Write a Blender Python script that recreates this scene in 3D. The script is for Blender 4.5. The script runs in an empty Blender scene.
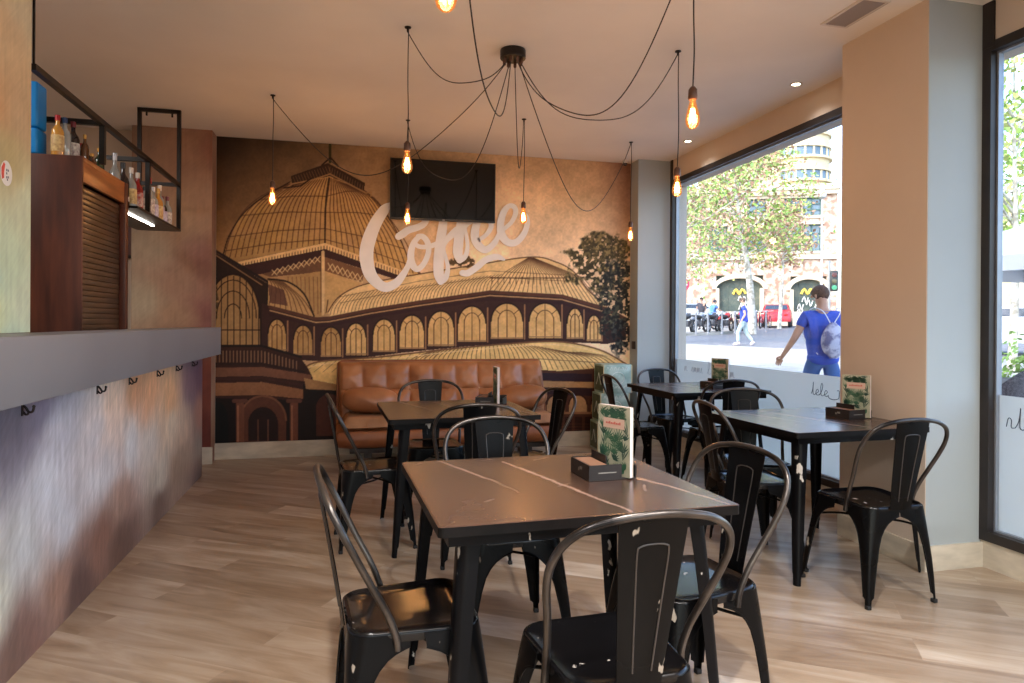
import bpy, bmesh, math, random
import numpy as np
from mathutils import Vector, Matrix, noise as mnoise
PI = math.pi
sc = bpy.context.scene
COL = sc.collection

# ------------------------------------------------------------------ camera
EYE = 1.28; FPX = 675.443; YAW = math.radians(13.703); PIT = math.radians(-0.119); ROLL = math.radians(0.357)
camd = bpy.data.cameras.new('camera'); cam = bpy.data.objects.new('camera', camd); COL.objects.link(cam)
_F = Vector((math.sin(YAW)*math.cos(PIT), math.cos(YAW)*math.cos(PIT), math.sin(PIT)))
_R0 = Vector((math.cos(YAW), -math.sin(YAW), 0)); _U0 = _R0.cross(_F)
_R = _R0*math.cos(ROLL) + _U0*math.sin(ROLL); _U = _U0*math.cos(ROLL) - _R0*math.sin(ROLL)
mw = Matrix.Identity(4)
for i in range(3):
    mw[i][0] = _R[i]; mw[i][1] = _U[i]; mw[i][2] = -_F[i]
mw[2][3] = EYE
cam.matrix_world = mw
camd.sensor_fit = 'HORIZONTAL'; camd.sensor_width = 36; camd.lens = FPX*36/1024
camd.shift_y = -(341.5-323.904)/1024
camd.clip_start = 0.05; camd.clip_end = 400
sc.camera = cam

# ------------------------------------------------------------------ view, sky, sun
sc.view_settings.view_transform = 'Standard'; sc.view_settings.look = 'None'
sc.view_settings.gamma = 1; sc.view_settings.use_curve_mapping = False
sc.view_settings.exposure = 0.66
sc.cycles.use_denoising = True
sc.cycles.max_bounces = 8; sc.cycles.diffuse_bounces = 4; sc.cycles.glossy_bounces = 4
sc.cycles.transmission_bounces = 6; sc.cycles.transparent_max_bounces = 16
sc.cycles.sample_clamp_indirect = 6.0
sc.cycles.caustics_reflective = False; sc.cycles.caustics_refractive = False

SKY_STRENGTH = 0.68
w = bpy.data.worlds.new('sky'); sc.world = w; w.use_nodes = True
nt = w.node_tree; nt.nodes.clear()
st = nt.nodes.new('ShaderNodeTexSky'); st.sky_type = 'NISHITA'; st.sun_disc = False
st.sun_elevation = math.radians(48); st.sun_rotation = math.radians(245); st.dust_density = 2.0; st.air_density = 1.0
bgn = nt.nodes.new('ShaderNodeBackground'); bgn.inputs['Strength'].default_value = SKY_STRENGTH
wo = nt.nodes.new('ShaderNodeOutputWorld')
nt.links.new(st.outputs[0], bgn.inputs['Color']); nt.links.new(bgn.outputs[0], wo.inputs['Surface'])

def lamp(name, typ, loc, energy, color=(1,1,1), rot=None, **kw):
    l = bpy.data.lights.new(name, typ); l.energy = energy; l.color = color
    for k, v in kw.items(): setattr(l, k, v)
    o = bpy.data.objects.new(name, l); o.location = loc
    if rot is not None: o.rotation_euler = rot
    COL.objects.link(o); return o
SUN_DIR = Vector((0.62, 0.25, -0.74)).normalized()      # the way the light travels: from over the cafe's own roof
sun = lamp('sun', 'SUN', (-10, -5, 20), 1.1, (1.0, 0.95, 0.87), angle=math.radians(0.6))
sun.rotation_euler = SUN_DIR.to_track_quat('-Z', 'Y').to_euler()

WARM = (1.0, 0.68, 0.44)
BULB_W = 3.4
SPOT_W = 175.0

# ------------------------------------------------------------------ helpers
def lin(c):
    return tuple((x/12.92 if x <= 0.04045 else ((x+0.055)/1.055)**2.4) for x in [v/255.0 for v in c])
def rgba(c): return (*lin(c), 1.0)

MATS = {}
def mat(name, col, rough=0.5, metal=0.0, var=0.0, vscale=6.0, col2=None, bump=0.0, bscale=60.0, stretch=(1,1,1),
        spec=0.5, emit=None, estr=0.0, coat=0.0, detail=5, contrast=(0.35, 0.65), rvar=0.0):
    if name in MATS: return MATS[name]
    m = bpy.data.materials.new(name); m.use_nodes = True; n = m.node_tree; L = n.links
    b = n.nodes['Principled BSDF']
    b.inputs['Base Color'].default_value = rgba(col); b.inputs['Roughness'].default_value = rough
    b.inputs['Metallic'].default_value = metal; b.inputs['Specular IOR Level'].default_value = spec
    b.inputs['Coat Weight'].default_value = coat
    tc = n.nodes.new('ShaderNodeTexCoord'); mp = n.nodes.new('ShaderNodeMapping'); mp.inputs['Scale'].default_value = stretch
    L.new(tc.outputs['Object'], mp.inputs['Vector'])
    nz = n.nodes.new('ShaderNodeTexNoise'); nz.inputs['Scale'].default_value = vscale; nz.inputs['Detail'].default_value = detail
    L.new(mp.outputs[0], nz.inputs['Vector'])
    rp = n.nodes.new('ShaderNodeValToRGB')
    rp.color_ramp.elements[0].position = contrast[0]; rp.color_ramp.elements[1].position = contrast[1]
    c2 = col2 if col2 else tuple(max(0, min(255, v*(1-var))) for v in col)
    rp.color_ramp.elements[0].color = rgba(c2); rp.color_ramp.elements[1].color = rgba(col)
    L.new(nz.outputs['Fac'], rp.inputs['Fac']); L.new(rp.outputs['Color'], b.inputs['Base Color'])
    if rvar:
        mr = n.nodes.new('ShaderNodeMapRange'); mr.inputs['To Min'].default_value = max(0, rough-rvar); mr.inputs['To Max'].default_value = min(1, rough+rvar)
        L.new(nz.outputs['Fac'], mr.inputs['Value']); L.new(mr.outputs[0], b.inputs['Roughness'])
    if bump:
        n2 = n.nodes.new('ShaderNodeTexNoise'); n2.inputs['Scale'].default_value = bscale; n2.inputs['Detail'].default_value = 3
        L.new(mp.outputs[0], n2.inputs['Vector'])
        bp = n.nodes.new('ShaderNodeBump'); bp.inputs['Strength'].default_value = bump; bp.inputs['Distance'].default_value = 0.01
        L.new(n2.outputs['Fac'], bp.inputs['Height']); L.new(bp.outputs[0], b.inputs['Normal'])
    if emit:
        b.inputs['Emission Color'].default_value = rgba(emit); b.inputs['Emission Strength'].default_value = estr
    MATS[name] = m; return m

def attr_mat(name, attr='Col', rough=0.6, spec=0.3, bump=0.0):
    m = bpy.data.materials.new(name); m.use_nodes = True; n = m.node_tree
    b = n.nodes['Principled BSDF']; a = n.nodes.new('ShaderNodeVertexColor'); a.layer_name = attr
    n.links.new(a.outputs['Color'], b.inputs['Base Color']); b.inputs['Roughness'].default_value = rough
    b.inputs['Specular IOR Level'].default_value = spec
    return m

def glass_mat(name, tint=(255,255,255), ior=1.45, rough=0.0, boost=1.0):
    m = bpy.data.materials.new(name); m.use_nodes = True; n = m.node_tree; n.nodes.clear(); L = n.links
    o = n.nodes.new('ShaderNodeOutputMaterial'); t = n.nodes.new('ShaderNodeBsdfTransparent'); g = n.nodes.new('ShaderNodeBsdfGlossy')
    t.inputs['Color'].default_value = rgba(tint); g.inputs['Roughness'].default_value = rough
    f = n.nodes.new('ShaderNodeLayerWeight'); f.inputs['Blend'].default_value = .5
    pw = n.nodes.new('ShaderNodeMath'); pw.operation = 'POWER'; pw.inputs[1].default_value = 5.0; L.new(f.outputs['Facing'], pw.inputs[0])
    ma = n.nodes.new('ShaderNodeMath'); ma.operation = 'MULTIPLY_ADD'; ma.inputs[1].default_value = .45*boost; ma.inputs[2].default_value = .03*boost; L.new(pw.outputs[0], ma.inputs[0])
    mx = n.nodes.new('ShaderNodeMixShader'); L.new(ma.outputs[0], mx.inputs[0])
    L.new(t.outputs[0], mx.inputs[1]); L.new(g.outputs[0], mx.inputs[2]); L.new(mx.outputs[0], o.inputs['Surface'])
    return m

def film_mat(name, col):
    m = bpy.data.materials.new(name); m.use_nodes = True; n = m.node_tree; n.nodes.clear(); L = n.links
    o = n.nodes.new('ShaderNodeOutputMaterial'); d = n.nodes.new('ShaderNodeBsdfDiffuse'); t = n.nodes.new('ShaderNodeBsdfTranslucent')
    d.inputs['Color'].default_value = rgba(col); t.inputs['Color'].default_value = rgba(col)
    tc = n.nodes.new('ShaderNodeTexCoord'); nz = n.nodes.new('ShaderNodeTexNoise'); nz.inputs['Scale'].default_value = 2.0
    L.new(tc.outputs['Object'], nz.inputs['Vector'])
    mr = n.nodes.new('ShaderNodeMapRange'); mr.inputs['To Min'].default_value = 0.62; mr.inputs['To Max'].default_value = 0.72
    L.new(nz.outputs['Fac'], mr.inputs['Value'])
    mx = n.nodes.new('ShaderNodeMixShader'); L.new(mr.outputs[0], mx.inputs[0])
    L.new(d.outputs[0], mx.inputs[1]); L.new(t.outputs[0], mx.inputs[2]); L.new(mx.outputs[0], o.inputs['Surface'])
    return m

class G:
    """collects shapes, builds one mesh"""
    def __init__(s): s.v = []; s.f = []; s.mi = []
    def add(s, vs, fs, mi=0, M=None):
        o = len(s.v)
        for p in vs:
            p = Vector(p); s.v.append(tuple(M @ p) if M else tuple(p))
        for f in fs: s.f.append(tuple(i+o for i in f)); s.mi.append(mi)
        return s
    def box(s, x0, x1, y0, y1, z0, z1, bev=0.0, seg=2, mi=0, M=None):
        if bev <= 0:
            vs = [(x0,y0,z0),(x1,y0,z0),(x1,y1,z0),(x0,y1,z0),(x0,y0,z1),(x1,y0,z1),(x1,y1,z1),(x0,y1,z1)]
            fs = [(0,3,2,1),(4,5,6,7),(0,1,5,4),(1,2,6,5),(2,3,7,6),(3,0,4,7)]
            return s.add(vs, fs, mi, M)
        bm = bmesh.new(); bmesh.ops.create_cube(bm, size=1)
        for v in bm.verts:
            v.co = Vector(((x0+x1)/2 + v.co.x*(x1-x0), (y0+y1)/2 + v.co.y*(y1-y0), (z0+z1)/2 + v.co.z*(z1-z0)))
        bmesh.ops.bevel(bm, geom=list(bm.edges), offset=bev, segments=seg, affect='EDGES', profile=0.5)
        bm.verts.index_update()
        vs = [v.co.copy() for v in bm.verts]; fs = [[v.index for v in f.verts] for f in bm.faces]; bm.free()
        return s.add(vs, fs, mi, M)
    def tube(s, pts, r, n=8, closed=False, mi=0, M=None, flat=1.0, caps=True):
        pts = [Vector(p) for p in pts]; N = len(pts); rs = r if isinstance(r, (list, tuple)) else [r]*N
        tans = []
        for i in range(N):
            if closed: t = pts[(i+1) % N]-pts[i-1]
            else: t = pts[min(i+1, N-1)]-pts[max(i-1, 0)]
            tans.append(t.normalized() if t.length > 1e-9 else Vector((0,0,1)))
        up = Vector((0,0,1)) if abs(tans[0].z) < 0.9 else Vector((0,1,0))
        nrm = (up - tans[0]*up.dot(tans[0])).normalized(); vs = []
        for i in range(N):
            nrm = (nrm - tans[i]*nrm.dot(tans[i])).normalized(); b = tans[i].cross(nrm)
            for k in range(n):
                a = 2*PI*k/n; vs.append(pts[i] + (nrm*math.cos(a) + b*math.sin(a)*flat)*rs[i])
        fs = []
        for i in range(N if closed else N-1):
            j = (i+1) % N
            for k in range(n): fs.append((i*n+k, i*n+(k+1) % n, j*n+(k+1) % n, j*n+k))
        if caps and not closed: fs.append(tuple(range(n))[::-1]); fs.append(tuple((N-1)*n+k for k in range(n)))
        return s.add(vs, fs, mi, M)
    def lathe(s, prof, n=20, c=(0,0,0), mi=0, M=None, axis='Z', cap=True):
        vs = []; fs = []
        for r, z in prof:
            for k in range(n):
                a = 2*PI*k/n
                p = (r*math.cos(a), r*math.sin(a), z)
                if axis == 'Y': p = (p[0], p[2], p[1])
                if axis == 'X': p = (p[2], p[0], p[1])
                vs.append((p[0]+c[0], p[1]+c[1], p[2]+c[2]))
        for i in range(len(prof)-1):
            for k in range(n): fs.append((i*n+k, i*n+(k+1) % n, (i+1)*n+(k+1) % n, (i+1)*n+k))
        if cap and prof[0][0] > 1e-5: fs.append(tuple(range(n))[::-1])
        if cap and prof[-1][0] > 1e-5: fs.append(tuple((len(prof)-1)*n+k for k in range(n)))
        return s.add(vs, fs, mi, M)
    def grid(s, fn, nu, nv, mi=0, M=None, wrap=False):
        vs = [fn(i/nu, j/nv) for j in range(nv+1) for i in range(nu+1)]
        fs = [(j*(nu+1)+i, j*(nu+1)+i+1, (j+1)*(nu+1)+i+1, (j+1)*(nu+1)+i) for j in range(nv) for i in range(nu)]
        return s.add(vs, fs, mi, M)
    def prism(s, poly, h0, h1, mi=0, M=None):
        """poly in XY, extruded along Z"""
        n = len(poly); vs = [(x, y, h0) for x, y in poly] + [(x, y, h1) for x, y in poly]
        fs = [tuple(range(n))[::-1], tuple(range(n, 2*n))] + [(i, (i+1) % n, n+(i+1) % n, n+i) for i in range(n)]
        return s.add(vs, fs, mi, M)
    def ball(s, c, r, n=12, m=8, mi=0, M=None):
        rx, ry, rz = r if isinstance(r, (tuple, list)) else (r, r, r)
        prof = [(math.sin(PI*i/m), -math.cos(PI*i/m)) for i in range(m+1)]
        vs = []; fs = []
        for a, z in prof:
            for k in range(n): vs.append((c[0]+rx*a*math.cos(2*PI*k/n), c[1]+ry*a*math.sin(2*PI*k/n), c[2]+rz*z))
        for i in range(m):
            for k in range(n): fs.append((i*n+k, i*n+(k+1) % n, (i+1)*n+(k+1) % n, (i+1)*n+k))
        return s.add(vs, fs, mi, M)
    def obj(s, name, m, parent=None, smooth=True, angle=35, loc=None, weld=True):
        me = bpy.data.meshes.new(name); me.from_pydata(s.v, [], s.f)
        ms = m if isinstance(m, (list, tuple)) else [m]
        for k in ms: me.materials.append(k)
        if len(ms) > 1: me.polygons.foreach_set('material_index', s.mi)
        if weld:
            bm = bmesh.new(); bm.from_mesh(me); bmesh.ops.remove_doubles(bm, verts=bm.verts, dist=1e-5)
            bmesh.ops.recalc_face_normals(bm, faces=bm.faces); bm.to_mesh(me); bm.free()
        if smooth:
            me.polygons.foreach_set('use_smooth', [True]*len(me.polygons))
            try: me.set_sharp_from_angle(angle=math.radians(angle))
            except Exception: pass
        me.update()
        o = bpy.data.objects.new(name, me); COL.objects.link(o)
        if parent: o.parent = parent
        if loc: o.location = loc
        return o

def crom(pts, n=6):
    P = [Vector(p) for p in pts]; out = []
    for i in range(len(P)-1):
        p0 = P[max(i-1, 0)]; p1 = P[i]; p2 = P[i+1]; p3 = P[min(i+2, len(P)-1)]
        for k in range(n):
            t = k/n
            out.append(0.5*((2*p1) + (-p0+p2)*t + (2*p0-5*p1+4*p2-p3)*t*t + (-p0+3*p1-3*p2+p3)*t**3))
    out.append(P[-1]); return out

def thing(name, label, cat, loc=(0,0,0), rz=0, group=None):
    o = bpy.data.objects.new(name, None); COL.objects.link(o); o.location = loc; o.rotation_euler = (0,0,rz)
    o.empty_display_size = 0.1
    return tag(o, label, cat, group)
def tag(o, label, cat, group=None):
    o['label'] = label; o['category'] = cat
    if group: o['group'] = group
    return o
def struct(o): o['kind'] = 'structure'; return o
def dup(root, loc, rz, label, group=None):
    def cp(o, par):
        c = o.copy(); COL.objects.link(c); c.parent = par
        for ch in list(o.children): cp(ch, c)
        return c
    r = cp(root, None); r.location = loc; r.rotation_euler = (0,0,rz); r['label'] = label
    if group: r['group'] = group
    return r

# photograph pixel -> point on a wall plane Y = const; used only to author flat artwork lying on that wall
def wallpt(px, py, Y):
    d = _F + _R*((px-512)/FPX) - _U*((py-323.904)/FPX)
    t = Y/d.y
    return (t*d.x, EYE + t*d.z)

# ------------------------------------------------------------------ room dimensions
CEIL = 2.98; XW = 3.283; YB = 6.69; XL = -3.4; YR = -2.6
XP = 2.925; YP0 = 3.53; YP1 = 2.90          # big pillar
# ------------------------------------------------------------------ shell materials
M_ceil = mat('ceiling_paint', (238, 233, 227), 0.8, var=0.03, vscale=1.5)
M_cream = mat('cream_wall_paint', (206, 190, 174), 0.75, var=0.04, vscale=1.2, bump=0.03, bscale=120)
M_white = mat('pale_wall_paint', (166, 174, 176), 0.65, var=0.03, vscale=1.5, bump=0.03, bscale=120)
M_dark = mat('dark_window_metal', (52, 46, 44), 0.4, metal=0.3, var=0.15)
M_alu = mat('grey_window_metal', (150, 158, 170), 0.35, metal=0.4, var=0.05)
M_tile = mat('skirting_tile', (206, 196, 178), 0.4, var=0.14, vscale=5, stretch=(1,1,3), bump=0.02)

def patina(name, cols, scale=(0.5,0.5,0.35), rough=0.45, seed=0.0, streak=(14,14,1.2)):
    """mottled oxidised metal finish: several colours through low noise, fine streaks on top"""
    m = bpy.data.materials.new(name); m.use_nodes = True; n = m.node_tree; L = n.links; b = n.nodes['Principled BSDF']
    tc = n.nodes.new('ShaderNodeTexCoord'); mp = n.nodes.new('ShaderNodeMapping')
    mp.inputs['Scale'].default_value = scale; mp.inputs['Location'].default_value = (seed, seed*1.7, seed*.6)
    L.new(tc.outputs['Object'], mp.inputs['Vector'])
    nz = n.nodes.new('ShaderNodeTexNoise'); nz.inputs['Scale'].default_value = 1.6; nz.inputs['Detail'].default_value = 6; nz.inputs['Roughness'].default_value = 0.55
    nz.inputs['Distortion'].default_value = 0.4
    L.new(mp.outputs[0], nz.inputs['Vector'])
    rp = n.nodes.new('ShaderNodeValToRGB'); el = rp.color_ramp.elements
    while len(el) < len(cols): el.new(0.5)
    for i, c in enumerate(cols):
        el[i].position = 0.28 + 0.44*i/(len(cols)-1); el[i].color = rgba(c)
    L.new(nz.outputs['Fac'], rp.inputs['Fac'])
    mp2 = n.nodes.new('ShaderNodeMapping'); mp2.inputs['Scale'].default_value = streak; L.new(tc.outputs['Object'], mp2.inputs['Vector'])
    n2 = n.nodes.new('ShaderNodeTexNoise'); n2.inputs['Scale'].default_value = 2.0; n2.inputs['Detail'].default_value = 8; L.new(mp2.outputs[0], n2.inputs['Vector'])
    mx = n.nodes.new('ShaderNodeMix'); mx.data_type = 'RGBA'; mx.blend_type = 'OVERLAY'; mx.inputs['Factor'].default_value = 0.45
    L.new(rp.outputs['Color'], mx.inputs['A']); L.new(n2.outputs['Color'], mx.inputs['B'])
    hs = n.nodes.new('ShaderNodeHueSaturation'); hs.inputs['Saturation'].default_value = 1.0
    bw = n.nodes.new('ShaderNodeRGBToBW'); L.new(n2.outputs['Color'], bw.inputs[0]); L.new(bw.outputs[0], mx.inputs['B'])
    L.new(mx.outputs['Result'], b.inputs['Base Color']); b.inputs['Roughness'].default_value = rough
    return m

# floor: wood-look vinyl planks laid at -33 degrees
def floor_mat():
    m = bpy.data.materials.new('plank_floor'); m.use_nodes = True; n = m.node_tree; L = n.links; b = n.nodes['Principled BSDF']
    tc = n.nodes.new('ShaderNodeTexCoord'); mp = n.nodes.new('ShaderNodeMapping')
    mp.inputs['Rotation'].default_value = (0, 0, math.radians(33)); mp.inputs['Location'].default_value = (0.13, 0.085, 0)
    L.new(tc.outputs['Object'], mp.inputs['Vector'])
    br = n.nodes.new('ShaderNodeTexBrick'); br.inputs['Scale'].default_value = 1.0
    br.inputs['Brick Width'].default_value = 1.22; br.inputs['Row Height'].default_value = 0.19
    br.inputs['Mortar Size'].default_value = 0.0012; br.inputs['Mortar Smooth'].default_value = 0.2
    br.inputs['Color1'].default_value = (0,0,0,1); br.inputs['Color2'].default_value = (1,1,1,1); br.inputs['Mortar'].default_value = (0.5,0.5,0.5,1)
    br.offset = 0.37; br.offset_frequency = 2
    L.new(mp.outputs[0], br.inputs['Vector'])
    mp2 = n.nodes.new('ShaderNodeMapping'); mp2.inputs['Scale'].default_value = (1.0, 6.5, 1); L.new(mp.outputs[0], mp2.inputs['Vector'])
    ad = n.nodes.new('ShaderNodeVectorMath'); ad.operation = 'MULTIPLY_ADD'; ad.inputs[1].default_value = (7, 13, 3)
    L.new(br.outputs['Color'], ad.inputs[0]); L.new(mp2.outputs[0], ad.inputs[2])
    nz = n.nodes.new('ShaderNodeTexNoise'); nz.inputs['Scale'].default_value = 1.6; nz.inputs['Detail'].default_value = 8; nz.inputs['Roughness'].default_value = 0.6; nz.inputs['Distortion'].default_value = 0.7
    L.new(ad.outputs[0], nz.inputs['Vector'])
    rp = n.nodes.new('ShaderNodeValToRGB'); el = rp.color_ramp.elements
    el[0].position = 0.28; el[0].color = rgba((150, 131, 113)); el[1].position = 0.72; el[1].color = rgba((214, 206, 194))
    e = el.new(0.47); e.color = rgba((182, 166, 147)); L.new(nz.outputs['Fac'], rp.inputs['Fac'])
    rp2 = n.nodes.new('ShaderNodeValToRGB'); e2 = rp2.color_ramp.elements
    e2[0].position = 0.0; e2[0].color = rgba((190, 178, 167)); e2[1].position = 1.0; e2[1].color = rgba((255, 255, 255))
    e3 = e2.new(0.85); e3.color = rgba((226, 218, 209))
    L.new(br.outputs['Color'], rp2.inputs['Fac'])
    mx = n.nodes.new('ShaderNodeMix'); mx.data_type = 'RGBA'; mx.blend_type = 'MULTIPLY'; mx.inputs['Factor'].default_value = 1
    L.new(rp.outputs['Color'], mx.inputs['A']); L.new(rp2.outputs['Color'], mx.inputs['B'])
    L.new(mx.outputs['Result'], b.inputs['Base Color'])
    b.inputs['Roughness'].default_value = 0.34; b.inputs['Specular IOR Level'].default_value = 0.6; b.inputs['Coat Weight'].default_value = .35; b.inputs['Coat Roughness'].default_value = .22
    bp = n.nodes.new('ShaderNodeBump'); bp.inputs['Strength'].default_value = 0.12; bp.inputs['Distance'].default_value = 0.004
    L.new(nz.outputs['Fac'], bp.inputs['Height']); L.new(bp.outputs[0], b.inputs['Normal'])
    return m

def sbox(name, m, *a, **k):
    g = G(); g.box(*a, **k); return struct(g.obj(name, m, smooth=False))

def build_shell():
    sbox('floor', floor_mat(), XL-.2, XW+.12, YR-.2, YB+.2, -0.12, 0)
    sbox('ceiling', M_ceil, XL-.2, XW+.3, YR-.2, YB+.2, CEIL, CEIL+.15)
    # the building over the cafe (shades the pavement)
    sbox('building_mass', mat('upper_facade', (190, 170, 150), 0.9, var=0.1), -10, XW+.3, -12, 12, CEIL+.16, 9.2)
    sbox('wall_back', M_cream, XL-.2, XW+.3, YB+.004, YB+.2, 0, CEIL)
    M_beige = mat('bar_wall_plaster', (196, 172, 146), 0.7, col2=(160, 118, 92), vscale=1.3, contrast=(0.3, 0.75))
    sbox('wall_left', M_beige, XL-.2, XL, YR, YB, 0, CEIL)
    # rear wall behind the camera; its wide opening is added for fill daylight
    g = G(); g.box(XL, -2.2, YR-.2, YR, 0, CEIL); g.box(-2.2, XW, YR-.2, YR, 2.7, CEIL); g.box(2.9, XW, YR-.2, YR, 0, 2.7)
    struct(g.obj('wall_rear', M_cream, smooth=False))
    # brown-plastered pier left of the mural
    sbox('wall_pier', mat('pier_plaster', (168, 132, 106), .65, col2=(132, 92, 74), vscale=2.2, contrast=(.3,.75)), -1.83, -1.18, 6.50, YB, 0, CEIL)
    sbox('baseboard_pier', M_tile, -1.83, -1.165, 6.485, 6.50, 0, 0.15)
    # right wall: header, sills, pillars
    g = G()
    g.box(XW, XW+.3, YR, YB, 2.77, CEIL)                      # header band over both windows
    g.box(XW, XW+.3, YR, YB, -0.12, 0.0)
    struct(g.obj('wall_right', M_cream, smooth=False))
    # big pillar: warm room side, pale street-end side
    sbox('wall_pillar', [M_cream], XP, XW+.065, YP1+.002, YP0, 0, CEIL); sbox('wall_pillar_front', M_white, XP+.004, XW-.001, YP1, YP1+.0019, 0, CEIL)
    sbox('wall_corner', M_white, 2.925, XW+.065, 6.50, YB, 0, CEIL)
    # skirting tiles
    sbox('baseboard_back', M_tile, -1.18, 2.925, YB-.016, YB+.002, 0, 0.15)
    sbox('baseboard_pillar', M_tile, XP-.014, XW, YP1-.014, YP0, 0, 0.13)
    sbox('baseboard_corner', M_tile, 2.912, XW-.002, 6.486, 6.50, 0, 0.13)
    # ---- window 1
    def window(nm, y0, y1, z0, z1, sill):
        g = G(); a = XW-.012; b_ = XW+.028; fw = .05
        g.box(a, b_, y0, y1, z1-fw, z1); g.box(a, b_, y0, y1, z0, z0+fw)
        g.box(a, b_, y0, y0+fw, z0+fw, z1-fw); g.box(a, b_, y1-fw, y1, z0+fw, z1-fw)
        root = struct(g.obj(nm, M_dark, smooth=False))
        g = G(); a = XW+.028; b_ = XW+.062; t = .03; y0 += .03; y1 -= .03; z0 += .03; z1 -= .03
        g.box(a, b_, y0, y1, z1-t, z1); g.box(a, b_, y0, y1, z0, z0+t)
        g.box(a, b_, y0, y0+t, z0+t, z1-t); g.box(a, b_, y1-t, y1, z0+t, z1-t)
        g.obj('window_frame', M_alu, root, smooth=False)
        g = G(); g.box(XW+.050, XW+.056, y0+t, y1-t, z0+t, z1-t); g.obj('window_pane', M_pane, root, smooth=False)
        g = G(); g.box(XW+.0485, XW+.0498, y0+t, y1-t, z0+t, 0.915); g.obj('frosted_film', M_film, root, smooth=False)
        g = G(); g.box(XW, XW+.3, y0-.03, y1+.03, 0, z0-.031); struct(g.obj(sill, M_tile, smooth=False))
        return root
    global M_pane, M_film
    M_pane = glass_mat('window_glass', (250, 252, 253)); M_film = film_mat('frosted_film', (226, 226, 222))
    w1 = window('window_1', YP0, 6.47, 0.145, 2.77, 'trim_1')
    w2 = window('window_2', -0.5, YP1, 0.145, 2.77, 'trim_2')
    g = G(); g.box(XW-.012, XW+.05, 6.43, 6.47, 2.72, CEIL); g.box(XW-.014, XW-.002, YP1-.065, YP1-.001, 2.74, CEIL)
    struct(g.obj('trim_3', M_dark, smooth=False))
    # beige panel over window 2
    sbox('wall_header_panel', M_cream, XW-.004, XW+.001, -0.4, YP1-.07, 2.77, CEIL)
    # door-side part of the right wall behind the camera
    sbox('wall_right_rear', M_cream, XW, XW+.3, YR, -0.5, 0, 2.77)
    return w1, w2
W1, W2 = build_shell()

# ------------------------------------------------------------------ mural artwork (painted on a raster in wall coordinates)
def hashn(ix, iy, s):
    v = np.sin(ix*127.1 + iy*311.7 + s*74.7)*43758.5453
    return v - np.floor(v)
def vnoise(x, y, s=0):
    ix = np.floor(x); iy = np.floor(y); fx = x-ix; fy = y-iy; fx = fx*fx*(3-2*fx); fy = fy*fy*(3-2*fy)
    a = hashn(ix, iy, s); b = hashn(ix+1, iy, s); c = hashn(ix, iy+1, s); d = hashn(ix+1, iy+1, s)
    return (a*(1-fx)+b*fx)*(1-fy) + (c*(1-fx)+d*fx)*fy
def fbm(x, y, s=0, o=4):
    r = 0; a = .5
    for k in range(o): r = r + a*vnoise(x*2**k, y*2**k, s+k*3.1); a *= .5
    return r/(1-.5**o)
class Canvas:
    """px,py run in the frame in which the artwork was sketched"""
    def __init__(s, x0, y0, x1, y1, k):
        s.x0, s.y0, s.k = x0, y0, k; s.W = int((x1-x0)*k); s.H = int((y1-y0)*k)
        s.X, s.Y = np.meshgrid(x0+(np.arange(s.W)+.5)/k, y0+(np.arange(s.H)+.5)/k)
        s.C = np.zeros((s.H, s.W, 3))
    def blend(s, mask, col, a=1.0, sl=None):
        m = (mask*a)[..., None]; c = np.array(col, float) if not isinstance(col, np.ndarray) else col
        if sl is None: s.C = s.C*(1-m)+c*m
        else: s.C[sl] = s.C[sl]*(1-m)+c*m
    def bb(s, xs, ys, pad):
        i0 = max(0, int((min(xs)-pad-s.x0)*s.k)); i1 = min(s.W, int((max(xs)+pad-s.x0)*s.k)+1)
        j0 = max(0, int((min(ys)-pad-s.y0)*s.k)); j1 = min(s.H, int((max(ys)+pad-s.y0)*s.k)+1)
        return (slice(j0, max(j0, j1)), slice(i0, max(i0, i1)))
    def line(s, pts, wd, col, a=1.0):
        for p, q in zip(pts[:-1], pts[1:]):
            sl = s.bb((p[0], q[0]), (p[1], q[1]), wd+1.5); X = s.X[sl]; Y = s.Y[sl]
            if X.size == 0: continue
            dx, dy = q[0]-p[0], q[1]-p[1]; L2 = dx*dx+dy*dy+1e-9
            t = np.clip(((X-p[0])*dx+(Y-p[1])*dy)/L2, 0, 1); d = np.hypot(X-p[0]-t*dx, Y-p[1]-t*dy)
            s.blend(np.clip((wd/2-d)*s.k+.5, 0, 1), col, a, sl)
    def poly(s, pts, col, a=1.0, soft=0.5):
        xs = [p[0] for p in pts]; ys = [p[1] for p in pts]; sl = s.bb(xs, ys, 1); X = s.X[sl]; Y = s.Y[sl]
        if X.size == 0: return
        ins = np.zeros(X.shape, bool); n = len(pts)
        for i in range(n):
            x1, y1 = pts[i]; x2, y2 = pts[(i+1) % n]
            if y1 == y2: continue
            c = ((y1 > Y) != (y2 > Y)) & (X < (x2-x1)*(Y-y1)/(y2-y1)+x1); ins ^= c
        if callable(col): col = col(X, Y)
        s.blend(ins.astype(float), col, a, sl)
def arc(cx, cy, rx, ry, a0, a1, n=16):
    return [(cx+rx*math.cos(math.radians(a0+(a1-a0)*i/n)), cy-ry*math.sin(math.radians(a0+(a1-a0)*i/n))) for i in range(n+1)]
def crv(pts, n=8): return [(p.x, p.y) for p in crom([(a, b, 0) for a, b in pts], n)]
def lerp(a, b, t): return (a[0]+(b[0]-a[0])*t, a[1]+(b[1]-a[1])*t)
def at_curve(c, t):
    f = t*(len(c)-1); i = min(int(f), len(c)-2); return lerp(c[i], c[i+1], f-i)

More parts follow.
